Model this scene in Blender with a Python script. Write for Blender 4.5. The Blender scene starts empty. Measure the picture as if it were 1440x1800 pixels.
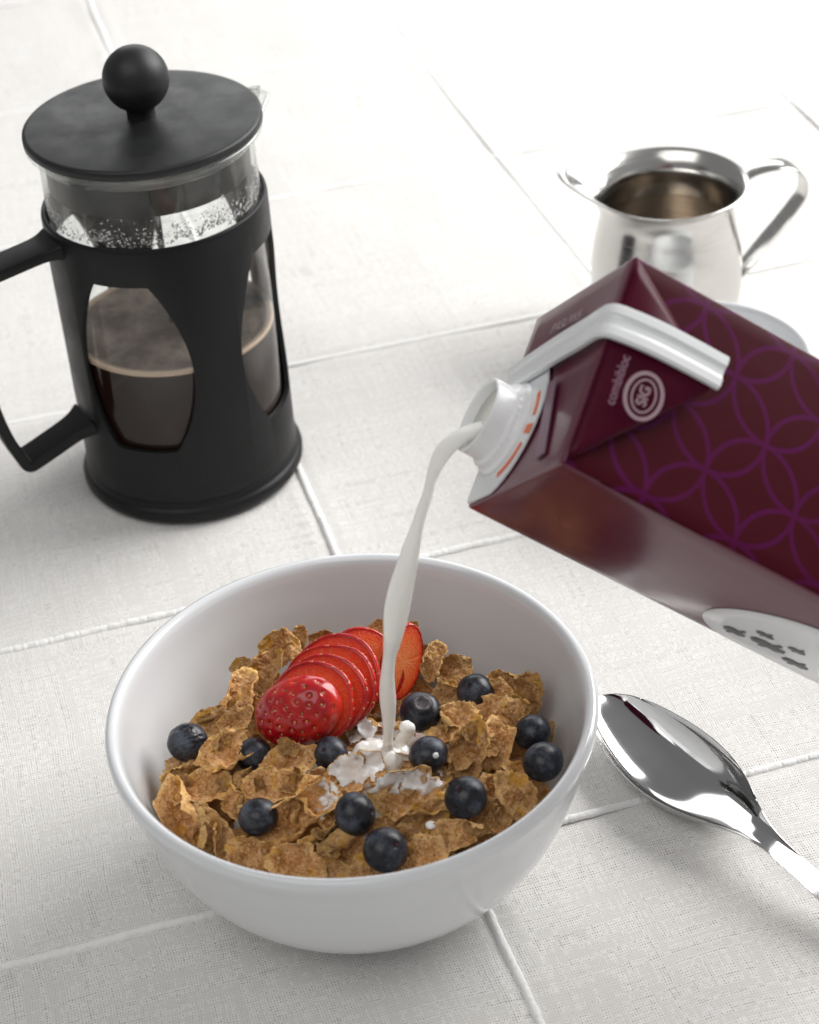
import bpy, bmesh, math, random
from math import sin, cos, pi, radians, sqrt, atan2, hypot, exp
from mathutils import Vector, Matrix, noise, Euler

scene = bpy.context.scene
COL = scene.collection
R = random.Random

# ------------------------------------------------------------------ camera
PITCH, ROLL, CAMH, FPX = radians(36.138), radians(-4.333), 0.53224, 3425.83
cp, sp_ = cos(PITCH), sin(PITCH)
FW = Vector((0, cp, -sp_)); RT0 = Vector((1, 0, 0)); UP0 = Vector((0, sp_, cp))
RT = RT0 * cos(ROLL) + UP0 * sin(ROLL)
UP = UP0 * cos(ROLL) - RT0 * sin(ROLL)
CO = Vector((0, 0, CAMH))
cd = bpy.data.cameras.new('camera'); cam = bpy.data.objects.new('camera', cd); COL.objects.link(cam)
cam.matrix_world = Matrix(((RT.x, UP.x, -FW.x, 0), (RT.y, UP.y, -FW.y, 0), (RT.z, UP.z, -FW.z, CAMH), (0, 0, 0, 1)))
cd.sensor_fit = 'VERTICAL'; cd.sensor_height = 24; cd.sensor_width = 19.2
cd.lens = 24 * FPX / 1800
cd.clip_start = 0.02; cd.clip_end = 50
cd.dof.use_dof = True; cd.dof.focus_distance = 0.728; cd.dof.aperture_fstop = 8.8
scene.camera = cam


def ray(px, py):
    return (RT * ((px - 720) / FPX) - UP * ((py - 900) / FPX) + FW)


def at(px, py, z):
    """world point of a photograph pixel on the horizontal plane z"""
    d = ray(px, py)
    return CO + d * ((z - CAMH) / d.z)


# ------------------------------------------------------------------ world, lamps, exposure
w = bpy.data.worlds.new('World'); scene.world = w; w.use_nodes = True
nt = w.node_tree
bg = nt.nodes['Background']
tc = nt.nodes.new('ShaderNodeTexCoord'); sep = nt.nodes.new('ShaderNodeSeparateXYZ')
nt.links.new(tc.outputs['Generated'], sep.inputs[0])
mr = nt.nodes.new('ShaderNodeMapRange'); mr.inputs['From Min'].default_value = -0.9; mr.inputs['From Max'].default_value = 0.9
nt.links.new(sep.outputs['X'], mr.inputs['Value'])
rp = nt.nodes.new('ShaderNodeValToRGB'); nt.links.new(mr.outputs[0], rp.inputs[0])
rp.color_ramp.elements[0].color = (0.30, 0.30, 0.305, 1); rp.color_ramp.elements[1].color = (0.42, 0.425, 0.43, 1)
e = rp.color_ramp.elements.new(0.5); e.color = (0.30, 0.30, 0.305, 1)
nt.links.new(rp.outputs[0], bg.inputs['Color']); bg.inputs['Strength'].default_value = 0.85


def area(name, loc, target, sx, sy, power, col=(1, 1, 1)):
    l = bpy.data.lights.new(name, 'AREA'); l.shape = 'RECTANGLE'; l.size = sx; l.size_y = sy
    l.energy = power; l.color = col
    o = bpy.data.objects.new(name, l); COL.objects.link(o); o.location = loc
    o.rotation_euler = (Vector(target) - Vector(loc)).to_track_quat('-Z', 'Y').to_euler()
    return o


area('window_light', (1.40, 1.50, 1.15), (0.05, 0.80, 0.0), 1.6, 1.3, 62, (1.0, 0.99, 0.975))
area('back_fill_light', (0.1, 2.9, 0.85), (0.0, 0.9, 0.0), 1.8, 0.7, 12, (0.98, 0.99, 1.0))  # added lamp behind the table, brightens the far cloth
area('front_fill_light', (-0.55, -0.25, 1.75), (-0.05, 0.55, 0.0), 1.6, 1.2, 12, (1.0, 0.985, 0.96))  # added soft fill from above front left, lifts the dark foreground
scene.view_settings.view_transform = 'Standard'; scene.view_settings.look = 'None'
scene.view_settings.exposure = 0.0; scene.view_settings.gamma = 1.0
scene.cycles.use_denoising = True
scene.cycles.max_bounces = 12; scene.cycles.transparent_max_bounces = 16


# ------------------------------------------------------------------ node helpers
def mat(name, base=(.5, .5, .5), rough=.5, metal=0., coat=0., coat_rough=.05, sss=0., sss_r=(1, .3, .2), sss_s=.002, spec=.5, trans=0., ior=1.45):
    m = bpy.data.materials.new(name); m.use_nodes = True
    b = m.node_tree.nodes['Principled BSDF']
    b.inputs['Base Color'].default_value = (*base, 1); b.inputs['Roughness'].default_value = rough
    b.inputs['Metallic'].default_value = metal
    b.inputs['Coat Weight'].default_value = coat; b.inputs['Coat Roughness'].default_value = coat_rough
    b.inputs['Subsurface Weight'].default_value = sss; b.inputs['Subsurface Radius'].default_value = sss_r
    b.inputs['Subsurface Scale'].default_value = sss_s
    b.inputs['Specular IOR Level'].default_value = spec
    b.inputs['Transmission Weight'].default_value = trans; b.inputs['IOR'].default_value = ior
    return m


class NT:
    def __init__(s, m):
        s.t = m.node_tree; s.n = s.t.nodes; s.l = s.t.links; s.b = s.n['Principled BSDF']

    def node(s, typ, **kw):
        n = s.n.new(typ)
        for k, v in kw.items():
            setattr(n, k, v)
        return n

    def put(s, sock, v):
        if hasattr(v, 'links'):
            s.l.new(v, sock)
        elif v is not None:
            sock.default_value = v

    def m(s, op, a, b=None, c=None, clamp=False):
        n = s.node('ShaderNodeMath', operation=op, use_clamp=clamp)
        s.put(n.inputs[0], a); s.put(n.inputs[1], b); s.put(n.inputs[2], c)
        return n.outputs[0]

    def obj(s):
        return s.node('ShaderNodeTexCoord').outputs['Object']

    def xyz(s, v):
        n = s.node('ShaderNodeSeparateXYZ'); s.l.new(v, n.inputs[0]); return n.outputs

    def comb(s, x, y, z):
        n = s.node('ShaderNodeCombineXYZ'); s.put(n.inputs[0], x); s.put(n.inputs[1], y); s.put(n.inputs[2], z); return n.outputs[0]

    def noise(s, v, scale, detail=2., rough=.5, out=0):
        n = s.node('ShaderNodeTexNoise'); s.put(n.inputs['Vector'], v); n.inputs['Scale'].default_value = scale
        n.inputs['Detail'].default_value = detail; n.inputs['Roughness'].default_value = rough
        return n.outputs[out]

    def voro(s, v, scale, feature='F1', out='Distance', rnd=1.):
        n = s.node('ShaderNodeTexVoronoi', feature=feature); s.put(n.inputs['Vector'], v); n.inputs['Scale'].default_value = scale
        n.inputs['Randomness'].default_value = rnd
        return n.outputs[out]

    def ramp(s, f, stops):
        n = s.node('ShaderNodeValToRGB'); s.put(n.inputs[0], f)
        el = n.color_ramp.elements
        el[0].position = stops[0][0]; el[1].position = stops[-1][0]
        c = lambda v: (*v, 1) if isinstance(v, tuple) else (v, v, v, 1)
        el[0].color = c(stops[0][1]); el[1].color = c(stops[-1][1])
        for p, v in stops[1:-1]:
            q = el.new(p); q.color = c(v)
        return n.outputs[0]

    def mix(s, f, a, b, blend='MIX'):
        n = s.node('ShaderNodeMix', data_type='RGBA', blend_type=blend)
        s.put(n.inputs[0], f)
        for i, v in ((6, a), (7, b)):
            if isinstance(v, tuple):
                v = (*v, 1)
            s.put(n.inputs[i], v)
        return n.outputs[2]

    def vscale(s, v, sc):
        n = s.node('ShaderNodeVectorMath', operation='MULTIPLY'); s.put(n.inputs[0], v); n.inputs[1].default_value = sc; return n.outputs[0]

    def vadd(s, a, b):
        n = s.node('ShaderNodeVectorMath', operation='ADD'); s.put(n.inputs[0], a); s.put(n.inputs[1], b); return n.outputs[0]

    def bump(s, h, dist, strength=1., normal=None):
        n = s.node('ShaderNodeBump'); s.put(n.inputs['Height'], h); n.inputs['Distance'].default_value = dist
        n.inputs['Strength'].default_value = strength
        if normal is not None:
            s.l.new(normal, n.inputs['Normal'])
        return n.outputs[0]

    def set(s, name, v):
        s.put(s.b.inputs[name], v)


# ------------------------------------------------------------------ object helpers
def tagit(o, label=None, cat=None, group=None, kind=None):
    if label: o['label'] = label
    if cat: o['category'] = cat
    if group: o['group'] = group
    if kind: o['kind'] = kind
    return o


def link(name, me, parent=None, mats=(), smooth=True):
    for m in (mats if isinstance(mats, (list, tuple)) else [mats]):
        if m.name not in [x.name for x in me.materials if x]:
            me.materials.append(m)
    o = bpy.data.objects.new(name, me); COL.objects.link(o)
    if parent is not None:
        o.parent = parent
    if smooth:
        me.polygons.foreach_set('use_smooth', [True] * len(me.polygons))
    me.update()
    return o


def mesh(name, vs, fs):
    me = bpy.data.meshes.new(name); me.from_pydata([tuple(v) for v in vs], [], fs); me.update(); return me


def empty(name, loc, label, cat, group=None, rot=None):
    o = bpy.data.objects.new(name, None); COL.objects.link(o); o.location = loc; o.empty_display_size = .01
    if rot is not None:
        o.rotation_euler = rot
    return tagit(o, label, cat, group)


def lathe(prof, n=96, closed=False, a0=0.):
    """revolve (r, z) points about z; closed joins last ring to the first"""
    vs, fs, rings = [], [], []
    for r, z in prof:
        if r < 1e-7:
            rings.append([len(vs)]); vs.append((0, 0, z))
        else:
            rings.append(list(range(len(vs), len(vs) + n)))
            vs += [(r * cos(a0 + 2 * pi * i / n), r * sin(a0 + 2 * pi * i / n), z) for i in range(n)]
    pairs = list(zip(rings, rings[1:])) + ([(rings[-1], rings[0])] if closed else [])
    for a, b in pairs:
        for i in range(n):
            j = (i + 1) % n
            if len(a) == 1 and len(b) == 1: continue
            if len(a) == 1: fs.append((a[0], b[i], b[j]))
            elif len(b) == 1: fs.append((a[i], a[j], b[0]))
            else: fs.append((a[i], a[j], b[j], b[i]))
    return vs, fs


def fixnormals(me):
    bm = bmesh.new(); bm.from_mesh(me); bmesh.ops.recalc_face_normals(bm, faces=bm.faces); bm.to_mesh(me); bm.free()
    return me


def lathe_mesh(name, prof, n=96, closed=False):
    return fixnormals(mesh(name, *lathe(prof, n, closed)))


def spline(pts, n):
    """Catmull-Rom through tuples of any length"""
    out = []
    P = [pts[0]] + list(pts) + [pts[-1]]
    for i in range(1, len(P) - 2):
        for k in range(n):
            t = k / n
            out.append(tuple(.5 * (2 * b + (c - a) * t + (2 * a - 5 * b + 4 * c - d) * t * t + (3 * b - a - 3 * c + d) * t ** 3)
                             for a, b, c, d in zip(P[i - 1], P[i], P[i + 1], P[i + 2])))
    out.append(tuple(pts[-1]))
    return out


def sweep(path, section, side=None, closed_ends=True):
    """path: list of Vector; section(i,t)-> list of (u,v); side: fixed vector used for u, or None"""
    vs, fs = [], []; n = len(path); m = None
    for i, p in enumerate(path):
        t = (path[min(i + 1, n - 1)] - path[max(i - 1, 0)]).normalized()
        s = side if side is not None else (t.cross(Vector((0, 0, 1))) if abs(t.z) < .95 else t.cross(Vector((0, 1, 0))))
        u = (s - t * s.dot(t)).normalized(); v = t.cross(u)
        sec = section(i, i / (n - 1)); m = len(sec)
        vs += [p + u * a + v * b for a, b in sec]
    for i in range(n - 1):
        for j in range(m):
            k = (j + 1) % m
            fs.append((i * m + j, i * m + k, (i + 1) * m + k, (i + 1) * m + j))
    if closed_ends:
        fs.append(tuple(range(m))[::-1]); fs.append(tuple((n - 1) * m + j for j in range(m)))
    return vs, fs


def rrect(w_, h_, r, k=3):
    out = []
    for cx, cy, a in ((w_ / 2 - r, h_ / 2 - r, 0), (-w_ / 2 + r, h_ / 2 - r, 90), (-w_ / 2 + r, -h_ / 2 + r, 180), (w_ / 2 - r, -h_ / 2 + r, 270)):
        for i in range(k + 1):
            t = radians(a + 90 * i / k); out.append((cx + r * cos(t), cy + r * sin(t)))
    return out


def evaluated(o, name):
    dg = bpy.context.evaluated_depsgraph_get(); dg.update()
    me = bpy.data.meshes.new_from_object(o.evaluated_get(dg), depsgraph=dg); me.name = name
    return me


def fbm(p, sc, o=3, rough=.55):
    v = 0.; a = 1.; q = p * sc
    for _ in range(o):
        v += a * noise.noise(q); a *= rough; q = q * 2.13 + Vector((7.1, 3.3, 1.7))
    return v


# ================================================================== TABLECLOTH
ANG = radians(13.853)
ca, sa = cos(ANG), sin(ANG)
ROWS = [0.315, 0.4968, 0.6749, 0.8555, 1.0449, 1.235, 1.43, 1.62]
COLS = [-0.46, -0.26, -0.063, 0.1338, 0.3308, 0.528, 0.725]


def wob_row(k, u): return .0022 * noise.noise(Vector((u * 5.1, k * 7.7, .3))) + .0006 * noise.noise(Vector((u * 30, k * 3.1, 9.)))
def wob_col(k, v): return .0030 * noise.noise(Vector((k * 5.3, v * 4.7, 4.3))) + .0006 * noise.noise(Vector((k * 2.7, v * 30, 2.)))


def cloth_z(u, v):
    """relief of the cloth in its own axes, metres; flat (z<=0) on average"""
    z = .0013 * noise.noise(Vector((u * 9, v * 6, .0))) + .0006 * noise.noise(Vector((u * 26, v * 17, 3.)))
    for k, r in enumerate(ROWS):
        d = abs(v - r - wob_row(k, u))
        if d < .03:
            z += -.0001 * exp(-(d / .0035) ** 2) + .0004 * exp(-((d - .007) / .004) ** 2) * (1 + noise.noise(Vector((u * 110, v * 20, k))))
    for k, r in enumerate(COLS):
        d = abs(u - r - wob_col(k, v))
        if d < .03:
            z += -.0001 * exp(-(d / .0035) ** 2) + .0004 * exp(-((d - .007) / .004) ** 2) * (1 + noise.noise(Vector((u * 20, v * 110, k + 20))))
    return z - .0014


mc = mat('linen', (.8, .79, .77), rough=.95, spec=.2)
g = NT(mc)
o_ = g.obj()
wv = g.noise(o_, 9, 2, out=1)          # slow wander of the threads
wv2 = g.noise(o_, 230, 1, out=1)
def _off(v, k):
    n = g.node('ShaderNodeVectorMath', operation='SUBTRACT'); g.l.new(v, n.inputs[0]); n.inputs[1].default_value = (.5, .5, .5)
    return g.vscale(n.outputs[0], (k, k, 0))
pv = g.vadd(g.vadd(o_, _off(wv, .012)), _off(wv2, .0007))
X, Y, Z = g.xyz(pv)
PU, PV = .00100, .00120
sx = g.m('SINE', g.m('MULTIPLY', X, pi / PU)); sy = g.m('SINE', g.m('MULTIPLY', Y, pi / PV))
wa = g.m('ABSOLUTE', sx); fa = g.m('ABSOLUTE', sy)        # 1 on a thread, 0 between threads
over = g.m('ADD', g.m('MULTIPLY', g.m('MULTIPLY', g.m('COSINE', g.m('MULTIPLY', X, pi / PU)), g.m('COSINE', g.m('MULTIPLY', Y, pi / PV))), .5), .5)
# slubs: long streaks along each thread direction
su = g.noise(g.vscale(pv, (900, 28, 1)), 1., 2); sv = g.noise(g.vscale(pv, (28, 900, 1)), 1., 2)
su2 = g.noise(g.vscale(pv, (260, 9, 1)), 1., 3); sv2 = g.noise(g.vscale(pv, (9, 260, 1)), 1., 3)
slub = g.m('ADD', g.m('ADD', su, sv), g.m('ADD', su2, sv2))   # ~2
gap = g.m('MULTIPLY', g.m('SUBTRACT', 1., wa), g.m('SUBTRACT', 1., fa))
gapn = g.noise(pv, 700, 1)
gapA = g.m('MULTIPLY', gap, g.ramp(gapn, [(.25, .35), (.75, 1.5)]))
gapB = g.m('MULTIPLY', gapA, g.ramp(g.m('MULTIPLY', slub, .5), [(.94, 1.1), (1.16, .6)]))
hole = g.ramp(gapB, [(.27, 0.), (.66, 1.)])
ht = g.m('ADD', g.m('MULTIPLY', g.m('POWER', wa, .6), over), g.m('MULTIPLY', g.m('POWER', fa, .6), g.m('SUBTRACT', 1., over)))
ht2 = g.m('ADD', ht, g.m('MULTIPLY', g.m('SUBTRACT', slub, 2.), .45))
colr = g.ramp(g.m('MULTIPLY', slub, .5), [(.84, (.71, .693, .668)), (1.00, (.735, .720, .697)), (1.17, (.87, .86, .845))])
colr = g.mix(g.m('MULTIPLY', g.m('SUBTRACT', 1., ht, clamp=True), .22), colr, (.42, .39, .36))
g.set('Base Color', g.mix(g.m('MULTIPLY', hole, .9), colr, (.09, .07, .06)))
g.set('Normal', g.bump(ht2, .00020, .6))

us = [-.55 + i * .004 for i in range(0, 340)]; vs_ = [.12 + j * .004 for j in range(0, 400)]


def uniq(base, lines):
    s = set(round(x, 5) for x in base)
    for r in lines:
        for d in (-.012, -.009, -.0065, -.0045, -.003, -.0015, 0, .0015, .003, .0045, .0065, .009, .012):
            s.add(round(r + d, 5))
    s = sorted(s); out = [s[0]]
    for x in s[1:]:
        if x - out[-1] > .0008: out.append(x)
    return out


UU = uniq(us, COLS); VV = uniq(vs_, ROWS)
nv = len(VV)
verts = [(u, v, cloth_z(u, v)) for u in UU for v in VV]
faces = [(i * nv + j, (i + 1) * nv + j, (i + 1) * nv + j + 1, i * nv + j + 1) for i in range(len(UU) - 1) for j in range(nv - 1)]
cloth = link('tablecloth', mesh('tablecloth', verts, faces), None, mc)
cloth.rotation_euler = (0, 0, ANG)
tagit(cloth, 'off-white linen tablecloth with raised corded grid lines under everything', 'tablecloth')

mcord = mat('cord_cotton', (.83, .825, .81), rough=.9, spec=.25)
g = NT(mcord); o_ = g.obj()
g.set('Base Color', g.mix(g.noise(o_, 420, 3), (.82, .815, .80), (.92, .915, .90)))
g.set('Normal', g.bump(g.noise(g.vscale(o_, (1, 1, 1)), 900, 3), .0006, .6))


def cord(horizontal, k, r):
    rr = R(k + (50 if horizontal else 0)); step = .0005 if r < .80 else .0011
    a, b = (UU[0] + .01, UU[-1] - .01) if horizontal else (VV[0] + .01, VV[-1] - .01)
    n = int((b - a) / step); m = 10; vs, fs = [], []
    pin = []; q_ = a
    while q_ < b:
        q_ += rr.uniform(.0022, .0062); pin.append((q_, rr.uniform(.10, .34)))
    ip_ = 0
    for i in range(n):
        s = a + i * step
        while ip_ < len(pin) - 1 and abs(pin[ip_ + 1][0] - s) < abs(pin[ip_][0] - s): ip_ += 1
        pf = 1 - pin[ip_][1] * exp(-((s - pin[ip_][0]) / .00055) ** 2)
        c = r + (wob_row(k, s) if horizontal else wob_col(k, s))
        ph = Vector((s * 160, k * 3.7, 5 if horizontal else 8)); ph2 = Vector((s * 420, k * 1.7, 1))
        wd = .00165 * (1 + .20 * noise.noise(ph) + .12 * noise.noise(ph2))
        hh = (.00105 if r < .80 else .00075) * (1 + .28 * noise.noise(ph + Vector((9, 9, 9))) + .16 * noise.noise(ph2 + Vector((4, 4, 4))))
        pinch = abs(noise.noise(Vector((s * 95, k * 9.1, 2.2))))
        wd *= .5 + .5 * pf; hh *= pf * (1. if (c if horizontal else s) < .72 else .42)
        jig = .00022 * noise.noise(Vector((s * 200, k, 7)))
        for j in range(m):
            t = pi * j / (m - 1)
            rx = wd * cos(t) + jig; rz = (hh + .0007) * sin(t) ** .8 - .0017
            if horizontal:
                vs.append((s, c + rx, rz + .0002))
            else:
                vs.append((c + rx, s, rz + .0002))
    for i in range(n - 1):
        for j in range(m - 1):
            q = (i * m + j, (i + 1) * m + j, (i + 1) * m + j + 1, i * m + j + 1)
            fs.append(q if not horizontal else q[::-1])
    link('cord', fixnormals(mesh('cord', vs, fs)), cloth, mcord)


for k, r in enumerate(ROWS): cord(True, k, r)
for k, r in enumerate(COLS): cord(False, k, r)
# table top beneath
tb = bmesh.new(); bmesh.ops.create_cube(tb, size=1.0)
bmesh.ops.scale(tb, vec=(1.5, 1.8, .03), verts=tb.verts); bmesh.ops.bevel(tb, geom=tb.edges[:], offset=.004, segments=2, affect='EDGES')
tme = bpy.data.meshes.new('table_top'); tb.to_mesh(tme); tb.free()
mtab = mat('table_wood', (.30, .2, .12), rough=.5)
g = NT(mtab); g.set('Base Color', g.mix(g.noise(g.vscale(g.obj(), (4, 60, 4)), 1., 3), (.22, .14, .08), (.36, .25, .16)))
tt = link('table_top', tme, None, mtab, smooth=False)
tt.location = (.02, .95, -.0195); tt.rotation_euler = (0, 0, ANG); tagit(tt, kind='structure')

# ================================================================== CEREAL BOWL
BC = Vector((-.0255, .5142, 0))
mbowl = mat('white_glaze', (.72, .735, .75), rough=.12, coat=.35, coat_rough=.06, spec=.5)
g = NT(mbowl); o_ = g.obj()
g.set('Normal', g.bump(g.noise(o_, 28, 2), .0009, .12))
g.set('Roughness', g.ramp(g.noise(o_, 60, 2), [(.3, .10), (.7, .17)]))
outer = spline([(.030, .0005), (.0385, .0018), (.049, .0062), (.060, .0142), (.0695, .0255), (.0765, .0390), (.0815, .0545), (.0845, .0665)], 8)
lip = [(.0856, .0700), (.0864, .0725), (.0867, .0744), (.0861, .0760), (.0848, .0768), (.0833, .0765), (.0822, .0752), (.0815, .0735)]
inner = spline([(.0808, .0700), (.0785, .0600), (.0735, .0425), (.0655, .0285), (.055, .0180), (.040, .0095), (.022, .0055), (.0, .0048)], 8)
bowl = link('cereal_bowl', lathe_mesh('cereal_bowl', [(0, .003), (.026, .003), (.028, .0005)] + outer + lip + inner, 160), None, mbowl)
bowl.location = BC
tagit(bowl, 'white ceramic bowl full of cereal, berries and strawberry', 'bowl')


def inner_r(z):
    pr = [(.0808, .0700), (.0785, .0600), (.0735, .0425), (.0655, .0285), (.055, .0180), (.040, .0095)]
    for (r1, z1), (r0, z0) in zip(pr, pr[1:]):
        if z >= z0: return r0 + (r1 - r0) * (z - z0) / (z1 - z0)
    return .04


# ================================================================== MILK materials
mmilk = mat('milk', (.99, .965, .885), rough=.08, sss=.7, sss_r=(1, .95, .85), sss_s=.004, spec=.5, coat=.3, coat_rough=.03)


def blob(name, balls, res=.0005, smooth_it=6, amp=0., nsc=300, seed=0):
    bm = bmesh.new()
    for (p, r) in balls:
        rr = r if isinstance(r, tuple) else (r, r, r)
        mx = Matrix.Translation(Vector(p)) @ Matrix.Diagonal((*rr, 1))
        bmesh.ops.create_icosphere(bm, subdivisions=3, radius=1., matrix=mx)
    me = bpy.data.meshes.new('tmp'); bm.to_mesh(me); bm.free()
    o = bpy.data.objects.new('tmp', me); COL.objects.link(o)
    md = o.modifiers.new('r', 'REMESH'); md.mode = 'VOXEL'; md.voxel_size = res
    md = o.modifiers.new('s', 'SMOOTH'); md.iterations = smooth_it; md.factor = .5
    out = evaluated(o, name)
    bpy.data.objects.remove(o)
    if amp:
        for v in out.vertices:
            v.co += v.normal * amp * fbm(v.co + Vector((seed, 0, 0)), nsc, 2)
    return out


# ================================================================== FLAKES
mfl = mat('bran_flake', (.45, .25, .12), rough=.72, spec=.3)
g = NT(mfl); o_ = g.obj(); oi = g.node('ShaderNodeObjectInfo')
rv = g.node('ShaderNodeVectorMath', operation='SCALE'); rv.inputs[0].default_value = (3.1, 1.7, 2.3); g.l.new(oi.outputs['Random'], rv.inputs['Scale'])
pv = g.vadd(o_, rv.outputs[0])
n1 = g.noise(pv, 1.3, 4, .6); n2 = g.noise(pv, 7.5, 3, .65); n3 = g.noise(pv, 22, 2, .6)
basec = g.ramp(n1, [(.30, (.34, .160, .065)), (.45, (.53, .300, .145)), (.57, (.70, .450, .250)), (.70, (.74, .45, .15))])
basec = g.mix(g.ramp(n2, [(.56, 0.), (.68, .75)]), basec, (.84, .66, .46))          # pale bran crumbs
basec = g.mix(g.ramp(n2, [(.34, .85), (.42, 0.)]), basec, (.19, .08, .033))            # dark bran crumbs
basec = g.mix(g.ramp(g.noise(pv, .8, 2), [(.55, 0.), (.70, .6)]), basec, (.60, .30, .05))  # golden patches
ea = g.node('ShaderNodeAttribute', attribute_name='edge')
basec = g.mix(g.m('MULTIPLY', g.m('MULTIPLY', ea.outputs['Fac'], g.ramp(g.noise(pv, 3.2, 2), [(.35, .15), (.65, 1.)])), .75, clamp=True), basec, (.84, .58, .27))
hs = g.node('ShaderNodeHueSaturation'); hs.inputs['Saturation'].default_value = 1.12; g.l.new(basec, hs.inputs['Color'])
g.l.new(g.m('ADD', g.m('MULTIPLY', oi.outputs['Random'], .50), .98), hs.inputs['Value'])
g.set('Base Color', hs.outputs[0])
g.set('Normal', g.bump(g.m('ADD', g.m('MULTIPLY', n2, 1.), g.m('MULTIPLY', n3, .55)), .0012, .95))
g.set('Roughness', g.ramp(n2, [(.3, .85), (.7, .55)]))


def flake_mesh(seed, bend=1., elong=1.3, rough=1., rings=22, segs=100):
    rr = R(seed); S0 = Vector((seed * 3.17, seed * 1.31, seed * 2.3))
    kx = bend * rr.uniform(.7, 1.5); ky = bend * rr.uniform(-.35, .45); tw = rr.uniform(-1, 1) * .5
    def rad(t):
        q = Vector((cos(t), sin(t), 0))
        r = 1 + .26 * noise.noise(q * 1.1 + S0) + .16 * noise.noise(q * 2.9 + S0) + .09 * noise.noise(q * 7 + S0) + .055 * noise.noise(q * 17 + S0)
        # a broken corner or two
        for k in range(2):
            a = seed * 1.9 + k * 2.6; d = cos(t - a)
            if d > 0: r = min(r, (.80 + .1 * k) / max(d, .2) * (1 + .05 * noise.noise(q * 9 + S0)))
        return r
    top, bot = [], []
    for side in (1, -1):
        L = top if side == 1 else bot
        for i in range(rings + 1):
            f = i / rings; f2 = f ** .85
            for j in range(segs if i else 1):
                t = 2 * pi * j / segs
                r = rad(t) * f2
                x, y = r * elong * cos(t), r * sin(t)
                z = .33 * kx * y * y + .2 * ky * x * x + tw * .25 * x * y - .15 * kx
                p = Vector((x, y, 0)) + S0
                z += rough * (.20 * noise.noise(p * 1.5) + .13 * noise.noise(p * 3.4) + .065 * noise.noise(p * 7.5))
                edge = 1 - max(0, (f - .82) / .18) ** 2
                pz = Vector((x, y, side * .9)) + S0
                th = (.036 + .022 * noise.noise(pz * 4)) * edge + .006
                z += side * th + .036 * rough * fbm(pz, 7.5, 4, .72) * (.5 + .5 * edge)
                # edges curl and flutter
                z += .13 * rough * f ** 3 * noise.noise(Vector((cos(t) * 3.1, sin(t) * 3.1, f)) + S0)
                # roll sideways where strongly bent
                L.append(Vector((x, y, z)))
    vs = top + bot; off = len(top); fs = []
    idx = lambda i, j: 0 if i == 0 else 1 + (i - 1) * segs + j % segs
    for i in range(rings):
        for j in range(segs):
            if i == 0:
                fs.append((0, idx(1, j), idx(1, j + 1))); fs.append((off, off + idx(1, j + 1), off + idx(1, j)))
            else:
                a, b, c, d = idx(i, j), idx(i + 1, j), idx(i + 1, j + 1), idx(i, j + 1)
                fs.append((a, b, c, d)); fs.append((off + d, off + c, off + b, off + a))
    for j in range(segs):
        a, b = idx(rings, j), idx(rings, j + 1)
        fs.append((a, off + a, off + b, b))
    # real bending about the x axis so flakes cup and fold
    ang = .55 * bend * rr.uniform(.5, 1.6)
    out = []
    for v in vs:
        if abs(ang) > .02:
            Rb = 1 / ang; th = v.y / Rb
            out.append(Vector((v.x, (Rb - v.z) * sin(th), Rb - (Rb - v.z) * cos(th))))
        else: out.append(v)
    me = mesh('wheat_flake', out, fs); me.materials.append(mfl)
    at_ = me.attributes.new('edge', 'FLOAT', 'POINT'); vals = []
    for side in (1, -1):
        for i in range(rings + 1):
            vals += [(i / rings) ** 6 + (.35 if side == -1 else 0)] * (segs if i else 1)
    at_.data.foreach_set('value', vals)
    me.polygons.foreach_set('use_smooth', [True] * len(me.polygons))
    return me


FLK = {}
def get_flake(kind, k):
    key = (kind, k)
    if key not in FLK:
        sd = {'flat': 10, 'curl': 40, 'fold': 70}[kind] + k
        FLK[key] = flake_mesh(sd, {'flat': .75, 'curl': 1.5, 'fold': 2.4}[kind], {'flat': 1.25, 'curl': 1.4, 'fold': 1.6}[kind], {'flat': 1., 'curl': 1.15, 'fold': .9}[kind])
    return FLK[key]


def place_flake(loc, nrm, yaw, size, kind, k, label, group='wheat flakes in the bowl', sy=1.):
    """nrm: facing direction of the flake; yaw: degrees about it, measured in the picture"""
    n = Vector(nrm).normalized()
    # picture-plane direction of the long axis
    d = RT * cos(radians(yaw)) + UP * sin(radians(yaw))
    x = d - n * d.dot(n)
    if x.length < .05: x = RT - n * RT.dot(n)
    x.normalize(); y = n.cross(x)
    s = size / 2.7
    M = Matrix((x * s, y * s * sy, n * s)).transposed().to_4x4(); M.translation = loc
    o = bpy.data.objects.new('wheat_flake', get_flake(kind, k)); COL.objects.link(o); o.matrix_world = M
    return tagit(o, label, 'cereal flake', group)


SC = 1 / 4900.   # metres per photograph pixel inside the bowl
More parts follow.
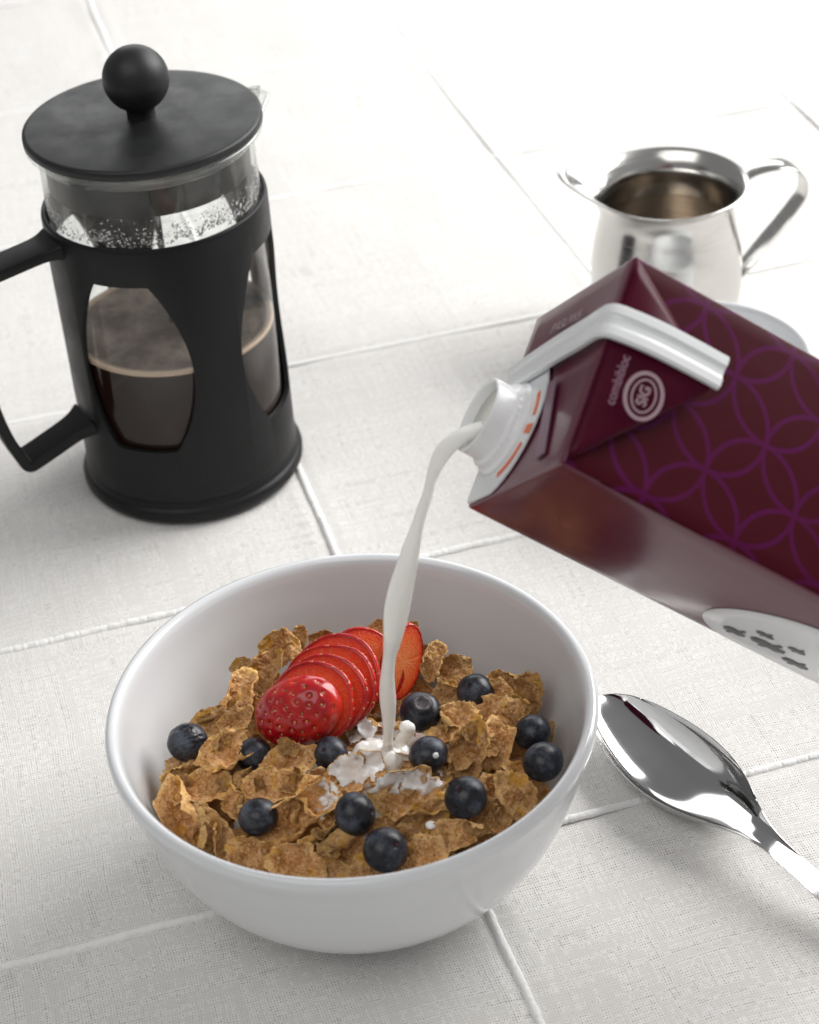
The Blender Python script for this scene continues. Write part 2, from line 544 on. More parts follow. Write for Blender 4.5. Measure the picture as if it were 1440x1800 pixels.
# px, py, z, length_px, yaw, normal, kind, variant, label
FL = [
 (492, 1140, .060, 112, 35, (.05, -.75, .62), 'flat', 0, 'tall rough flake standing at the back left wall, left of the strawberries'),
 (528, 1122, .057, 58, 80, (-.3, -.8, .4), 'flat', 1, 'small spiked flake tip rising behind the tall flake at the back left'),
 (468, 1178, .055, 95, 60, (-.2, -.7, .7), 'curl', 0, 'dark flake below the tall back left flake, touching the strawberry'),
 (425, 1172, .056, 60, 10, (-.2, -.6, .8), 'flat', 2, 'small dark flake high on the left wall above the pale ragged one'),
 (428, 1222, .056, 105, 75, (-.35, -.65, .7), 'curl', 1, 'pale ragged upright flake leaning on the left wall of the bowl'),
 (415, 1268, .053, 82, 20, (-.1, -.5, .9), 'flat', 3, 'flake under the ragged upright one, above two blueberries on the left'),
 (372, 1277, .052, 108, 5, (-.2, -.35, .9), 'flat', 0, 'broad flake behind the wrinkled leftmost blueberry'),
 (445, 1255, .052, 90, -60, (.3, -.5, .8), 'curl', 2, 'flake wedged between the left flakes and the strawberry tip'),
 (398, 1322, .055, 112, 25, (.1, -.45, .9), 'curl', 3, 'curled golden edged flake between the two left blueberries'),
 (338, 1343, .052, 118, 12, (-.05, .35, .95), 'flat', 4, 'thin flake lying just under the leftmost blueberry'),
 (352, 1388, .051, 130, 15, (.0, -.15, 1.), 'flat', 1, 'broad flat flake at the left wall below the leftmost blueberry'),
 (303, 1383, .051, 70, -50, (.4, -.3, .8), 'flat', 2, 'flake touching the left wall at the far left of the pile'),
 (318, 1432, .050, 125, -55, (-.35, -.75, .55), 'fold', 0, 'folded flake cupped open near the left front wall'),
 (362, 1452, .049, 92, -100, (.85, -.4, .3), 'curl', 1, 'thin flake standing on edge right of the folded left flake'),
 (392, 1478, .047, 75, -75, (.6, -.6, .4), 'curl', 4, 'small upright flake deep in the front left gap'),
 (425, 1417, .050, 85, -35, (-.3, -.6, .7), 'curl', 0, 'narrow bent flake left of the front left blueberry'),
 (478, 1382, .053, 118, 5, (.0, -.5, .85), 'curl', 2, 'arched flake above the front left blueberry'),
 (412, 1378, .050, 90, 60, (-.5, -.4, .7), 'fold', 1, 'bent golden flake at the middle of the left side'),
 (508, 1342, .054, 128, 3, (.0, -.2, 1.), 'flat', 3, 'long flat flake lying below the strawberry, left of the centre blueberry'),
 (520, 1390, .049, 90, -10, (.1, -.6, .7), 'flat', 5, 'dark flake in the hollow under the long flat flake'),
 (522, 1437, .055, 140, 38, (-.25, -.55, .8), 'fold', 2, 'ridged flake rising diagonally right of the front left blueberry'),
 (568, 1415, .053, 120, -60, (.35, -.5, .75), 'curl', 3, 'milk spotted flake leaning down beside the ridged diagonal flake'),
 (540, 1478, .051, 125, 35, (-.5, .45, .75), 'curl', 4, 'thin flake on edge running diagonally across the front left'),
 (600, 1478, .051, 92, 35, (-.5, .4, .75), 'fold', 3, 'small curled sliver left of the central front blueberry'),
 (455, 1450, .047, 90, -60, (.5, -.5, .6), 'curl', 1, 'tall narrow flake behind the thin diagonal flake at front left'),
 (602, 1500, .048, 120, 10, (-.1, -.75, .65), 'flat', 2, 'dark smooth flake facing forward at the front centre'),
 (440, 1500, .047, 100, -10, (.0, -.6, .8), 'curl', 2, 'lumpy flake at the front left edge of the pile'),
 (520, 1518, .046, 110, 0, (.0, -.5, .85), 'curl', 5, 'flake against the front wall, left of centre'),
 (575, 1530, .047, 90, -15, (.1, -.3, .9), 'flat', 4, 'low flake against the front wall at the centre'),
 (650, 1528, .046, 90, 5, (.1, -.5, .8), 'flat', 0, 'flake in front of the lowest blueberry on its left'),
 (742, 1507, .048, 115, 15, (.0, -.1, 1.), 'flat', 5, 'golden strip flake right of the lowest blueberry'),
 (742, 1448, .052, 120, 35, (-.1, -.75, .65), 'flat', 1, 'milk spotted flake standing upright right of the central front blueberry'),
 (798, 1468, .050, 95, 0, (.1, -.6, .8), 'flat', 6, 'crumbly flake at the front right below the right front blueberry'),
 (842, 1443, .051, 95, 25, (.2, -.45, .85), 'curl', 4, 'golden curled flake just below the right front blueberry'),
 (880, 1440, .049, 60, 50, (.4, -.5, .7), 'curl', 0, 'small golden flake by the right front wall'),
 (722, 1398, .054, 150, 8, (.0, -.55, .8), 'curl', 5, 'wide arched flake between the two front blueberries and the milk'),
 (780, 1395, .048, 80, -70, (.6, -.5, .6), 'flat', 3, 'flake edge left of the right front blueberry'),
 (905, 1398, .052, 120, -52, (.25, -.55, .75), 'flat', 2, 'jagged pale flake leaning on the right wall below the stacked blueberries'),
 (868, 1398, .048, 85, -65, (.5, -.5, .7), 'curl', 3, 'dark flake behind the jagged pale one at the right'),
 (925, 1375, .050, 85, -40, (.4, -.3, .8), 'fold', 2, 'curled flake under the stacked right blueberries'),
 (822, 1318, .056, 118, 72, (-.1, -.8, .55), 'curl', 0, 'large rough flake standing right of the milk dotted blueberry'),
 (872, 1310, .053, 100, 80, (.3, -.65, .6), 'curl', 2, 'golden flake behind the large rough flake at the right'),
 (800, 1350, .051, 90, 20, (.0, -.6, .8), 'flat', 4, 'flake below the milk dotted blueberry on its right'),
 (795, 1272, .056, 130, 28, (-.1, -.25, .95), 'flat', 6, 'long sloping flake between the back berries and the milk dotted berry'),
 (870, 1262, .056, 145, 0, (.05, -.55, .85), 'flat', 3, 'wide rough flake left of the two stacked right blueberries'),
 (872, 1222, .057, 90, 30, (-.15, -.65, .75), 'flat', 0, 'bumpy flake right of the back right blueberry'),
 (888, 1198, .056, 68, -30, (.1, -.6, .7), 'curl', 1, 'brown flake tip behind the bumpy flake at the back right'),
 (932, 1222, .056, 92, 85, (-.5, -.75, .4), 'curl', 4, 'narrow flake standing against the right wall'),
 (905, 1250, .054, 80, -45, (.2, -.6, .8), 'curl', 5, 'flake between the bumpy flake and the upright narrow one at right'),
 (762, 1162, .060, 78, 60, (-.25, -.7, .7), 'curl', 1, 'curled flake beside the right end of the strawberries'),
 (795, 1180, .058, 95, -5, (.1, -.6, .8), 'flat', 5, 'flat triangular flake at the back wall behind the calyx blueberry'),
 (722, 1108, .058, 48, 70, (-.1, -.8, .5), 'flat', 2, 'small flake tip behind the milk stream at the back'),
 (664, 1108, .057, 66, 20, (.1, -.7, .7), 'flat', 1, 'flake peeking out between the strawberry and the back wall'),
 (568, 1124, .056, 60, 5, (.1, -.7, .7), 'curl', 0, 'dark flake crumb behind the top of the strawberry fan'),
 (790, 1222, .050, 85, -10, (.0, -.5, .8), 'flat', 0, 'dark flake in the shade between the two back blueberries'),
 (700, 1300, .046, 80, 60, (.0, -.6, .8), 'curl', 2, 'shaded flake behind the milk stream under the calyx blueberry'),
 (625, 1292, .046, 85, 40, (.1, -.6, .8), 'curl', 4, 'milk wetted flake between strawberry and milk stream'),
 (628, 1362, .052, 125, 10, (-.1, -.5, .85), 'curl', 3, 'milk covered flake left of where the stream lands'),
 (590, 1372, .050, 80, -60, (-.3, -.5, .8), 'flat', 5, 'flake at the left edge of the milk splash'),
 (705, 1352, .051, 85, -15, (.2, -.5, .85), 'curl', 5, 'dark wet flake right at the foot of the stream'),
 (762, 1372, .049, 80, 20, (.0, -.6, .8), 'flat', 6, 'wet flake below the milk dotted blueberry'),
 (958, 1285, .050, 60, 60, (.3, -.5, .8), 'flat', 2, 'flake bit at the right wall behind the two stacked blueberries'),
 (682, 1455, .047, 90, 20, (.0, -.6, .8), 'flat', 4, 'shaded flake between the two central front blueberries'),
 (560, 1375, .048, 80, 20, (.0, -.6, .8), 'curl', 0, 'dark flake under the long flat one near the splash'),
]
BERRY = []   # filled below, kept clear of by fillers


def clampr(p, size):
    d = Vector((p.x - BC.x, p.y - BC.y)); lim = inner_r(p.z) - size
    if d.length > lim:
        d = d * (lim / d.length); p = Vector((BC.x + d.x, BC.y + d.y, p.z))
    return p


for i, (px, py, z, L, yaw, n, kind, k, lab) in enumerate(FL):
    size = L * SC * (.88 if kind == 'flat' else .96)
    p = at(px, py, z + .002 + ((i * 37) % 11 - 5) * .0006)
    p = clampr(p, size * .27)
    place_flake(p, n, yaw, size, kind, k % 7, lab)

rr = R(77)
for i in range(70):
    a = i * 2.39996; q = sqrt((i + .5) / 70) * .068
    z = (.0385 if i % 2 else .033)
    q *= .86
    p = clampr(Vector((BC.x + q * cos(a), BC.y + q * sin(a), z)), .014)
    n = (rr.uniform(-.7, .7), rr.uniform(-.9, .3), rr.uniform(.35, 1))
    place_flake(p, n, rr.uniform(0, 360), rr.uniform(.015, .021), rr.choice(['flat', 'curl', 'curl', 'fold']), rr.randrange(6 if True else 0) % 6,
                'brown wheat flake buried under the top layer of the cereal', 'wheat flakes buried in the bowl')

for i in range(34):
    a = i * 2.39996 + .2; q = rr.uniform(.052, .066)
    p = clampr(Vector((BC.x + q * cos(a), BC.y + q * sin(a), .0425)), .0085)
    place_flake(p, (rr.uniform(-.5, .5), rr.uniform(-.8, .2), 1), rr.uniform(0, 360), rr.uniform(.015, .020), rr.choice(['flat', 'curl']), rr.randrange(6),
                'brown wheat flake buried under the top layer of the cereal', 'wheat flakes buried in the bowl')

DG0 = bpy.context.evaluated_depsgraph_get(); DG0.update(); chips = []
for i in range(120):
    a = i * 2.39996 + 1.1; q = sqrt((i + .5) / 120) * .064
    o0 = Vector((BC.x + q * cos(a), BC.y + q * sin(a), .0)) - FW * .12 + Vector((0, 0, .05))
    ok, loc, nrm, idx, ob, mx_ = scene.ray_cast(DG0, o0, FW)
    if ok and ob.name.split('.')[0] == 'wheat_flake' and loc.z > .040 and rr.random() < .62 and all((loc - at(bx_, by_, .056)).length > .0125 for bx_, by_ in ((330, 1305), (445, 1326), (581, 1325), (740, 1252), (836, 1217), (753, 1326), (936, 1287), (955, 1339), (819, 1402), (624, 1431), (678, 1494), (454, 1436), (530, 1245), (570, 1225))): chips.append((loc, nrm))
for loc, nrm in chips:
    n = (nrm + Vector((rr.uniform(-.6, .6), rr.uniform(-.6, .6), rr.uniform(.0, .5)))).normalized()
    place_flake(clampr(loc + nrm * .0012, .004), n, rr.uniform(0, 360), rr.uniform(.0055, .0115), rr.choice(['flat', 'curl', 'fold']), rr.randrange(6),
                'small broken chip of wheat flake lying between the larger flakes', 'small broken flake chips in the bowl')

# ================================================================== BLUEBERRIES
mbb = mat('blueberry_skin', (.02, .025, .045), rough=.38, spec=.45, coat=.12, coat_rough=.25)
g = NT(mbb); o_ = g.obj(); oi = g.node('ShaderNodeObjectInfo')
rv = g.node('ShaderNodeVectorMath', operation='SCALE'); rv.inputs[0].default_value = (5.1, 2.7, 3.3); g.l.new(oi.outputs['Random'], rv.inputs['Scale'])
pv = g.vadd(o_, rv.outputs[0])
bl = g.m('ADD', g.m('MULTIPLY', g.noise(pv, 1.3, 4, .6), .75), g.m('MULTIPLY', g.noise(pv, 8, 3), .25))
cc = g.ramp(bl, [(.36, (.006, .006, .008)), (.48, (.014, .016, .024)), (.62, (.060, .072, .095))])
cc = g.mix(g.ramp(g.voro(pv, 2.6), [(.05, .5), (.14, 0.)]), cc, (.03, .012, .02))
g.set('Base Color', cc)
g.set('Roughness', g.ramp(bl, [(.38, .30), (.62, .52)]))
g.set('Normal', g.bump(g.noise(pv, 3.5, 3), .0003, .35))
mcal = mat('berry_crown', (.10, .085, .09), rough=.7)
g = NT(mcal); g.set('Base Color', g.mix(g.noise(g.obj(), 7, 3), (.03, .02, .025), (.22, .20, .21)))
mpit = mat('berry_scar', (.07, .018, .02), rough=.6)


def berry_mesh(kind, seed):
    """unit sphere-ish berry, feature at +z; kind: crown, scar, wrinkled"""
    vs, fs = [], []; nr, ns = 44, 64; S0 = Vector((seed, seed * 2, 0))
    prof = []
    for i in range(nr + 1):
        t = pi * (i / nr) ** 1.25
        prof.append(t)
    for i, t in enumerate(prof):
        for j in range(ns if 0 < i < nr else 1):
            a = 2 * pi * j / ns
            d = Vector((sin(t) * cos(a), sin(t) * sin(a), cos(t)))
            r = 1 + .025 * noise.noise(d * 1.3 + S0)
            if kind == 'crown':
                star = .05 * cos(5 * a)
                x = t
                r += .055 * exp(-((x - .40 - star * .5) / .10) ** 2) - .20 * exp(-(x / .30) ** 4)
                r -= .03 * exp(-((x - .62) / .12) ** 2)
            elif kind == 'scar':
                r += -.14 * exp(-(t / .115) ** 2) + .012 * exp(-((t - .2) / .07) ** 2)
            else:
                r += .05 * noise.noise(Vector((d.x * 2.2, d.y * 6, d.z * 2)) + S0) * max(0, d.z + .3) + .022 * noise.noise(d * 9 + S0) * max(0, d.z + .3)
            d = Vector((d.x, d.y, d.z * .90)) * r
            vs.append(d)
    idx = lambda i, j: 0 if i == 0 else (1 + (nr - 1) * ns if i == nr else 1 + (i - 1) * ns + j % ns)
    for i in range(nr):
        for j in range(ns):
            q = [idx(i, j), idx(i + 1, j), idx(i + 1, j + 1), idx(i, j + 1)]
            q2 = []
            for v in q:
                if v not in q2: q2.append(v)
            fs.append(tuple(q2))
    return fixnormals(mesh('skin', vs, fs))


BM = {k: berry_mesh(k, i * 5.3 + 2) for i, k in enumerate(('crown', 'scar', 'wrinkled'))}
vs, fs = lathe([(0, .80), (.16, .80), (.24, .86), (.29, .945), (.33, .985), (.37, .975), (.40, .93)], 50)
vs = [Vector(v) for v in vs]
for i, v in enumerate(vs):
    a = atan2(v.y, v.x); rr_ = hypot(v.x, v.y)
    if rr_ > .22: v.z += .035 * cos(5 * a) - .01; v.x *= 1 + .07 * cos(5 * a); v.y *= 1 + .07 * cos(5 * a)
CROWN = fixnormals(mesh('crown', vs, fs))
vs, fs = lathe([(0, .80), (.05, .81), (.085, .845), (.10, .875)], 24)
PIT = fixnormals(mesh('stem_scar', vs, fs))


def berry(px, py, rpx, kind, feat, label, z=.055, fz=1.):
    r = rpx * SC * 1.0
    c = at(px, py, z)
    d = CO - c; dn = d.normalized()
    # feature direction from its pixel offset on the disc
    fx, fy = feat; f = hypot(fx, fy); h = sqrt(max(0, 1 - min(f, 1.) ** 2)) * fz
    n = (RT * fx + UP * fy + (-FW) * h).normalized()
    o = empty('blueberry', c, label, 'blueberry', 'blueberries in the bowl')
    q = n.to_track_quat('Z', 'Y'); o.rotation_euler = q.to_euler()
    s = link('skin', BM[kind], o, mbb); q1 = 1 + .07 * noise.noise(Vector((px * .37, py * .11, 0))); q2 = 1 + .08 * noise.noise(Vector((px * .13, py * .41, 5))); s.scale = (r * q1, r * q2, r)
    if kind == 'crown':
        k = link('crown', CROWN, o, mcal); k.scale = (r, r, r)
    elif kind == 'scar':
        k = link('stem_scar', PIT, o, mpit); k.scale = (r, r, r)
    BERRY.append((c, r)); return o, c, r


berry(330, 1305, 35, 'wrinkled', (.1, .5), 'leftmost blueberry, dull and wrinkled, against the left wall', .056)
berry(445, 1326, 32, 'scar', (.2, -.9), 'blueberry tucked under the front tip of the strawberry', .056, -1)
berry(581, 1325, 31, 'scar', (-.42, .38), 'shiny blueberry between the strawberry and the milk splash', .056)
berry(740, 1252, 37, 'crown', (.05, .55), 'blueberry with its round crown facing up, right of the stream', .060)
berry(836, 1217, 35, 'scar', (-.45, .45), 'backmost blueberry, half under a flake at the back right', .058)
_, MB_C, MB_R = berry(753, 1326, 34, 'scar', (.3, -.9), 'black blueberry carrying one white milk dot', .061, -1)
berry(936, 1287, 33, 'scar', (.5, -.8), 'upper of the two blueberries stacked at the right wall', .057, -1)
berry(955, 1339, 36, 'scar', (.35, -.85), 'lower of the two blueberries stacked at the right wall', .059, -1)
berry(819, 1402, 37, 'scar', (-.40, .55), 'blueberry at front right, above the golden curled flake', .059)
berry(624, 1431, 37, 'scar', (.88, .22), 'blueberry at front centre with its crown turned to the right', .060)
berry(678, 1494, 38, 'scar', (.50, .38), 'lowest blueberry, touching the front rim of the bowl', .058)
berry(454, 1436, 34, 'scar', (.3, -.8), 'front left blueberry beside the ridged diagonal flake', .056, -1)

# ================================================================== STRAWBERRY
msk = mat('strawberry_skin', (.55, .015, .012), rough=.24, spec=.55, sss=.35, sss_r=(1, .12, .06), sss_s=.0022, coat=.22, coat_rough=.10)
g = NT(msk); o_ = g.obj()
g.set('Base Color', g.ramp(g.noise(o_, 90, 3), [(.3, (.30, .004, .010)), (.52, (.44, .007, .010)), (.72, (.60, .030, .014))]))
mfs = mat('strawberry_flesh', (.75, .08, .03), rough=.30, spec=.4, sss=.45, sss_r=(1, .25, .12), sss_s=.003, coat=.12, coat_rough=.12)
g = NT(mfs); o_ = g.obj()
X, Y, Z = g.xyz(o_)
rad_ = g.m('SQRT', g.m('ADD', g.m('MULTIPLY', X, X), g.m('MULTIPLY', Y, Y)))     # object space is unit disc
ang_ = g.m('ARCTAN2', Y, X)
stv = g.comb(g.m('MULTIPLY', ang_, 5.2), g.m('MULTIPLY', rad_, .7), Z)
streak = g.noise(stv, 1.8, 3, .6)
fc = g.ramp(rad_, [(.0, (.90, .30, .11)), (.35, (.92, .23, .055)), (.72, (.90, .125, .020)), (.93, (.74, .035, .010)), (1., (.45, .008, .010))])
fc = g.mix(g.m('MULTIPLY', g.ramp(streak, [(.50, 0.), (.66, 1.)]), g.ramp(rad_, [(.15, .10), (.45, .70), (.85, .25), (.95, 0.)])), fc, (.80, .36, .22))
g.set('Base Color', fc)
g.set('Normal', g.bump(g.m('ADD', g.noise(o_, 22, 4), g.m('MULTIPLY', streak, .8)), .05, .35))
msd = mat('strawberry_seed', (.45, .27, .08), rough=.4, coat=.3)
g = NT(msd); oi = g.node('ShaderNodeTexCoord'); g.set('Base Color', g.ramp(g.noise(oi.outputs['Object'], 350., 1), [(.4, (.34, .12, .03)), (.6, (.62, .42, .14))]))


def seed_geo(items):
    """tear shaped seeds: (position, normal, size)"""
    vs, fs = [], []
    for p, n, s in items:
        n = n.normalized(); t = n.cross(Vector((.3, .2, .9))).normalized(); b = n.cross(t)
        rings = [(.35, .7), (.8, .35), (1., 0.), (.75, -.3)]
        o = len(vs); vs.append(p + n * s * .42)
        for rr_, hh in ((.55, .34), (.95, .10), (1.0, -.2)):
            for j in range(8):
                a = 2 * pi * j / 8
                vs.append(p + (t * cos(a) * .62 + b * sin(a) * (1.0 if sin(a) > 0 else .8)) * rr_ * s + n * hh * s)
        for j in range(8):
            k = (j + 1) % 8
            fs.append((o, o + 1 + j, o + 1 + k))
            for q in (0, 8): fs.append((o + 1 + q + j, o + 9 + q + j, o + 9 + q + k, o + 1 + q + k))
    return fixnormals(mesh('seeds', vs, fs))


def place_disc(name, c, n, xdir, a, b, h, label, dome=0., seed=0, squash=.0, group='strawberry slices in the bowl'):
    """disc of local radii a (along xdir) and b, thickness h, cut face towards n; dome>0 bulges the cut side into a skin cap"""
    n = Vector(n).normalized(); x = Vector(xdir); x = (x - n * x.dot(n)).normalized(); y = n.cross(x)
    root = bpy.data.objects.new(name, None); COL.objects.link(root); root.empty_display_size = .01
    root.matrix_world = Matrix((x, y, n)).transposed().to_4x4(); root.location = c
    tagit(root, label, 'strawberry slice', group)
    S0 = Vector((seed * 1.7, seed * .9, seed)); ns = 120; rr = R(seed + 5)
    def outl(t): return 1 + .05 * noise.noise(Vector((cos(t) * 1.3, sin(t) * 1.3, 0)) + S0) + squash * cos(2 * t + .7)
    seeds = []
    if dome > 0:
        pts = []
        # seeds laid on a golden spiral over the cap
        for i in range(46):
            f = sqrt((i + .6) / 46) * .99; t = i * 2.39996 + .4
            pts.append((f, t))
        def surf(f, t):
            r = sin(min(f, 1.) * pi / 2 * 1.0) if False else f
            z = dome * sqrt(max(0., 1 - min(f, 1) ** 2.2)) * .98
            k = outl(t)
            return Vector((a * k * r * cos(t), b * k * r * sin(t), z))
        sp = [surf(f, t) for f, t in pts]
        vs, fs = [], []; nr = 56
        for i in range(nr + 1):
            f = sin(i / nr * pi / 2) ** .9 if i else 0
            for j in range(ns if i else 1):
                t = 2 * pi * j / ns; p = surf(f, t)
                nn = Vector((p.x / a / a, p.y / b / b, p.z / dome / dome + 1e-4)).normalized()
                dp = 0
                for s_ in sp:
                    dd = (p - s_).length
                    if dd < .0022: dp = max(dp, exp(-(dd / .00085) ** 2))
                vs.append(p - nn * (.00095 * dp) + nn * .0003 * noise.noise(p * 240 + S0))
        base = len(vs)
        for i in range(1, 5):
            f = 1 - i * .25
            for j in range(ns if i < 4 else 1):
                t = 2 * pi * j / ns; k = outl(t)
                vs.append(Vector((a * k * f * cos(t), b * k * f * sin(t), -h * .5 * (1 - (i == 0)))))
        idx = lambda i, j: 0 if i == 0 else 1 + (i - 1) * ns + j % ns
        for i in range(nr):
            for j in range(ns):
                fs.append((idx(0, 0), idx(1, j), idx(1, j + 1)) if i == 0 else (idx(i, j), idx(i + 1, j), idx(i + 1, j + 1), idx(i, j + 1)))
        last = lambda j: idx(nr, j)
        b2 = lambda i, j: base + (i - 1) * ns + j % ns if i < 4 else base + 3 * ns
        for j in range(ns):
            fs.append((last(j), b2(1, j), b2(1, j + 1), last(j + 1)))
            for i in range(1, 3): fs.append((b2(i, j), b2(i + 1, j), b2(i + 1, j + 1), b2(i, j + 1)))
            fs.append((b2(3, j), b2(4, 0), b2(3, j + 1)))
        link('skin', fixnormals(mesh('skin', vs, fs)), root, msk)
        for (f, t), s_ in zip(pts, sp):
            nn = Vector((s_.x / a / a, s_.y / b / b, s_.z / dome / dome + 1e-4)).normalized()
            seeds.append((s_ - nn * .00075, nn, .00068))
    else:
        # flesh: unit disc object scaled, so its texture reads radius 0..1
        vs, fs = [], []; nr = 14
        for side in (1, -1):
            for i in range(nr + 1):
                f = i / nr
                for j in range(ns if i else 1):
                    t = 2 * pi * j / ns; k = outl(t) * .965
                    z = .5 * h * side - side * h * .12 * f ** 8 + .00018 * noise.noise(Vector((f * 6 * cos(t), f * 6 * sin(t), side)) + S0)
                    vs.append(Vector((k * f * cos(t), k * f * sin(t), z)))
        off = 1 + nr * ns
        idx = lambda i, j: 0 if i == 0 else 1 + (i - 1) * ns + j % ns
        for s_ in (0, off):
            for i in range(nr):
                for j in range(ns):
                    fs.append((s_ + 0, s_ + idx(1, j), s_ + idx(1, j + 1)) if i == 0 else (s_ + idx(i, j), s_ + idx(i + 1, j), s_ + idx(i + 1, j + 1), s_ + idx(i, j + 1)))
        fl = link('flesh', fixnormals(mesh('flesh', vs, fs)), root, mfs); fl.scale = (a, b, 1)
        # skin rim band, bulging outwards
        pts = []
        nseed = 26
        for i in range(nseed):
            pts.append((2 * pi * (i + rr.uniform(-.25, .25)) / nseed, (i % 2 - .5) * h * .42))
        vs, fs = [], []; prof = [(.955, .50), (.985, .44), (1.004, .30), (1.012, .10), (1.012, -.10), (1.004, -.30), (.985, -.44), (.955, -.5)]
        sp = []
        for t, z in pts:
            k = outl(t); q = Vector((a * k * 1.010 * cos(t), b * k * 1.010 * sin(t), z)); sp.append(q)
        NS = 260
        for (r_, z_) in prof:
            for j in range(NS):
                t = 2 * pi * j / NS; k = outl(t)
                q = Vector((a * k * r_ * cos(t), b * k * r_ * sin(t), z_ * h)); nn = Vector((q.x, q.y, 0)).normalized()
                dp = 0
                for s_ in sp:
                    dd = (q - s_).length
                    if dd < .0018: dp = max(dp, exp(-(dd / .0007) ** 2))
                vs.append(q - nn * .00045 * dp)
        m = len(prof)
        for i in range(m - 1):
            for j in range(NS):
                k = (j + 1) % NS; fs.append((i * NS + j, i * NS + k, (i + 1) * NS + k, (i + 1) * NS + j))
        link('skin', fixnormals(mesh('skin', vs, fs)), root, msk)
        for s_ in sp:
            nn = Vector((s_.x, s_.y, 0)).normalized(); seeds.append((s_ - nn * .00025, nn, .00062))
    so = link('seeds', seed_geo(seeds), root, msd); so['kind'] = 'stuff'
    return root


def pic(x, y, w_): return RT * x + UP * y - FW * w_   # direction in picture terms (w: to camera)


# faces: towards the camera, rolled left; the rims look up and right
NB = (-.42, -.02, .90)
place_disc('strawberry_end', at(526, 1250, .0635), pic(-.36, -.12, .92), pic(.93, .38, .1), 86 * SC, 63 * SC, .002, 'rounded strawberry tip with red dimpled skin and seeds, front left of the fan', dome=.0110, seed=1)
SL = [
 (546, 1240, .0625, 92, 72, pic(*NB), 'first cut slice directly behind the seeded strawberry tip', 2),
 (560, 1228, .0612, 97, 77, pic(-.40, .02, .90), 'second cut slice of the fan, its seeded rim shining', 3),
 (575, 1214, .0600, 98, 82, pic(-.36, .06, .92), 'third and widest slice of the fan with bright orange flesh', 4),
 (590, 1199, .0588, 93, 83, pic(-.34, .10, .92), 'fourth slice of the fan, left of the milk stream', 5),
 (646, 1168, .0565, 72, 62, pic(.10, .05, .97), 'pale streaked slice at the top of the fan behind the milk stream', 6),
 (706, 1163, .0560, 74, 42, pic(.50, -.10, .82), 'dark red slice to the right of the milk stream', 7),
]
for i, (px, py, z, a, b, n, lab, sd) in enumerate(SL):
    xd = pic(.25, .97, 0) if i == 5 else (pic(.75, -.66, 0) if i == 4 else pic(.93, .36, 0))
    place_disc('strawberry_slice', at(px, py, z), n, xd, a * SC, b * SC, .0026, lab, seed=sd, squash=.05 * sin(sd * 2.3))

# ================================================================== MILK
DG = bpy.context.evaluated_depsgraph_get(); DG.update()


def hit(px, py):
    d = ray(px, py).normalized(); ok, loc, nrm, idx, ob, mx_ = scene.ray_cast(DG, CO + d * .3, d)
    return (loc, nrm) if ok else (at(px, py, .05), Vector((0, 0, 1)))


milk = empty('poured_milk', at(683, 1340, .05), 'stream of white milk falling from the carton and splashing on the flakes', 'milk')
ORG = milk.location.copy()
K = .02
N_ = Vector((0, 1, -K))       # plane y - y0 = K*(z - z0)


def onstream(px, py):
    d = ray(px, py); p0 = Vector((0, .508, .052))
    return CO + d * ((p0 - CO).dot(N_) / d.dot(N_))


ST = [(850, 748, 20), (832, 757, 30), (810, 768, 34), (790, 783, 35), (775, 802, 33), (765, 824, 27), (757, 848, 20), (752, 870, 20), (744, 893, 22), (736, 918, 24), (729, 943, 30),
      (723, 965, 36), (717, 990, 41), (710, 1015, 46), (703, 1045, 50), (697, 1075, 50), (693, 1103, 44), (689, 1130, 35), (685, 1155, 27), (682, 1180, 27),
      (681, 1205, 31), (682, 1230, 33), (683, 1252, 29), (683, 1275, 23), (682, 1300, 21), (682, 1322, 25), (680, 1342, 40)]
ss = spline(ST, 6)
path = [onstream(a, b) - ORG for a, b, _ in ss]
def msec(i, t):
    w_ = .90 * ss[i][2] / FPX * ((path[i] + ORG - CO).dot(FW)) / 2
    # where the ribbon is wide it is thin: the stream twists as it falls
    d_ = max(.0024, min(w_, .0034)) if i > 30 else w_ * .8
    q = 22
    return [(w_ * cos(2 * pi * j / q), d_ * sin(2 * pi * j / q) * (1 + .25 * sin(2 * pi * j / q + i * .12))) for j in range(q)]
vs, fs = sweep(path, msec, side=RT)
link('stream', fixnormals(mesh('stream', vs, fs)), milk, mmilk)
rr = R(5)
balls = []
def mb(px, py, z, r): balls.append((at(px, py, z) - ORG, r * 1.12))
for px, py, z, r in [(682, 1338, .054, .0052), (660, 1322, .054, .0042), (648, 1335, .053, .0042), (640, 1320, .055, .0032), (668, 1345, .052, .0042), (655, 1310, .054, .0028), (630, 1335, .053, .0030),
                     (695, 1330, .054, .0034), (705, 1322, .055, .0028), (703, 1308, .057, .0024), (707, 1298, .059, .0021), (700, 1338, .053, .003), (615, 1350, .052, .0026), (600, 1345, .053, .0022),
                     (717, 1302, .057, .0018), (719, 1293, .059, .0020), (718, 1283, .0615, .0025), (716, 1278, .063, .0024), (640, 1350, .052, .0030), (655, 1355, .0525, .0032), (612, 1332, .0525, .0022)]:
    mb(px, py, z, r)
link('splash', blob('splash', balls, .0004, 9, .0007, 230, 3), milk, mmilk)
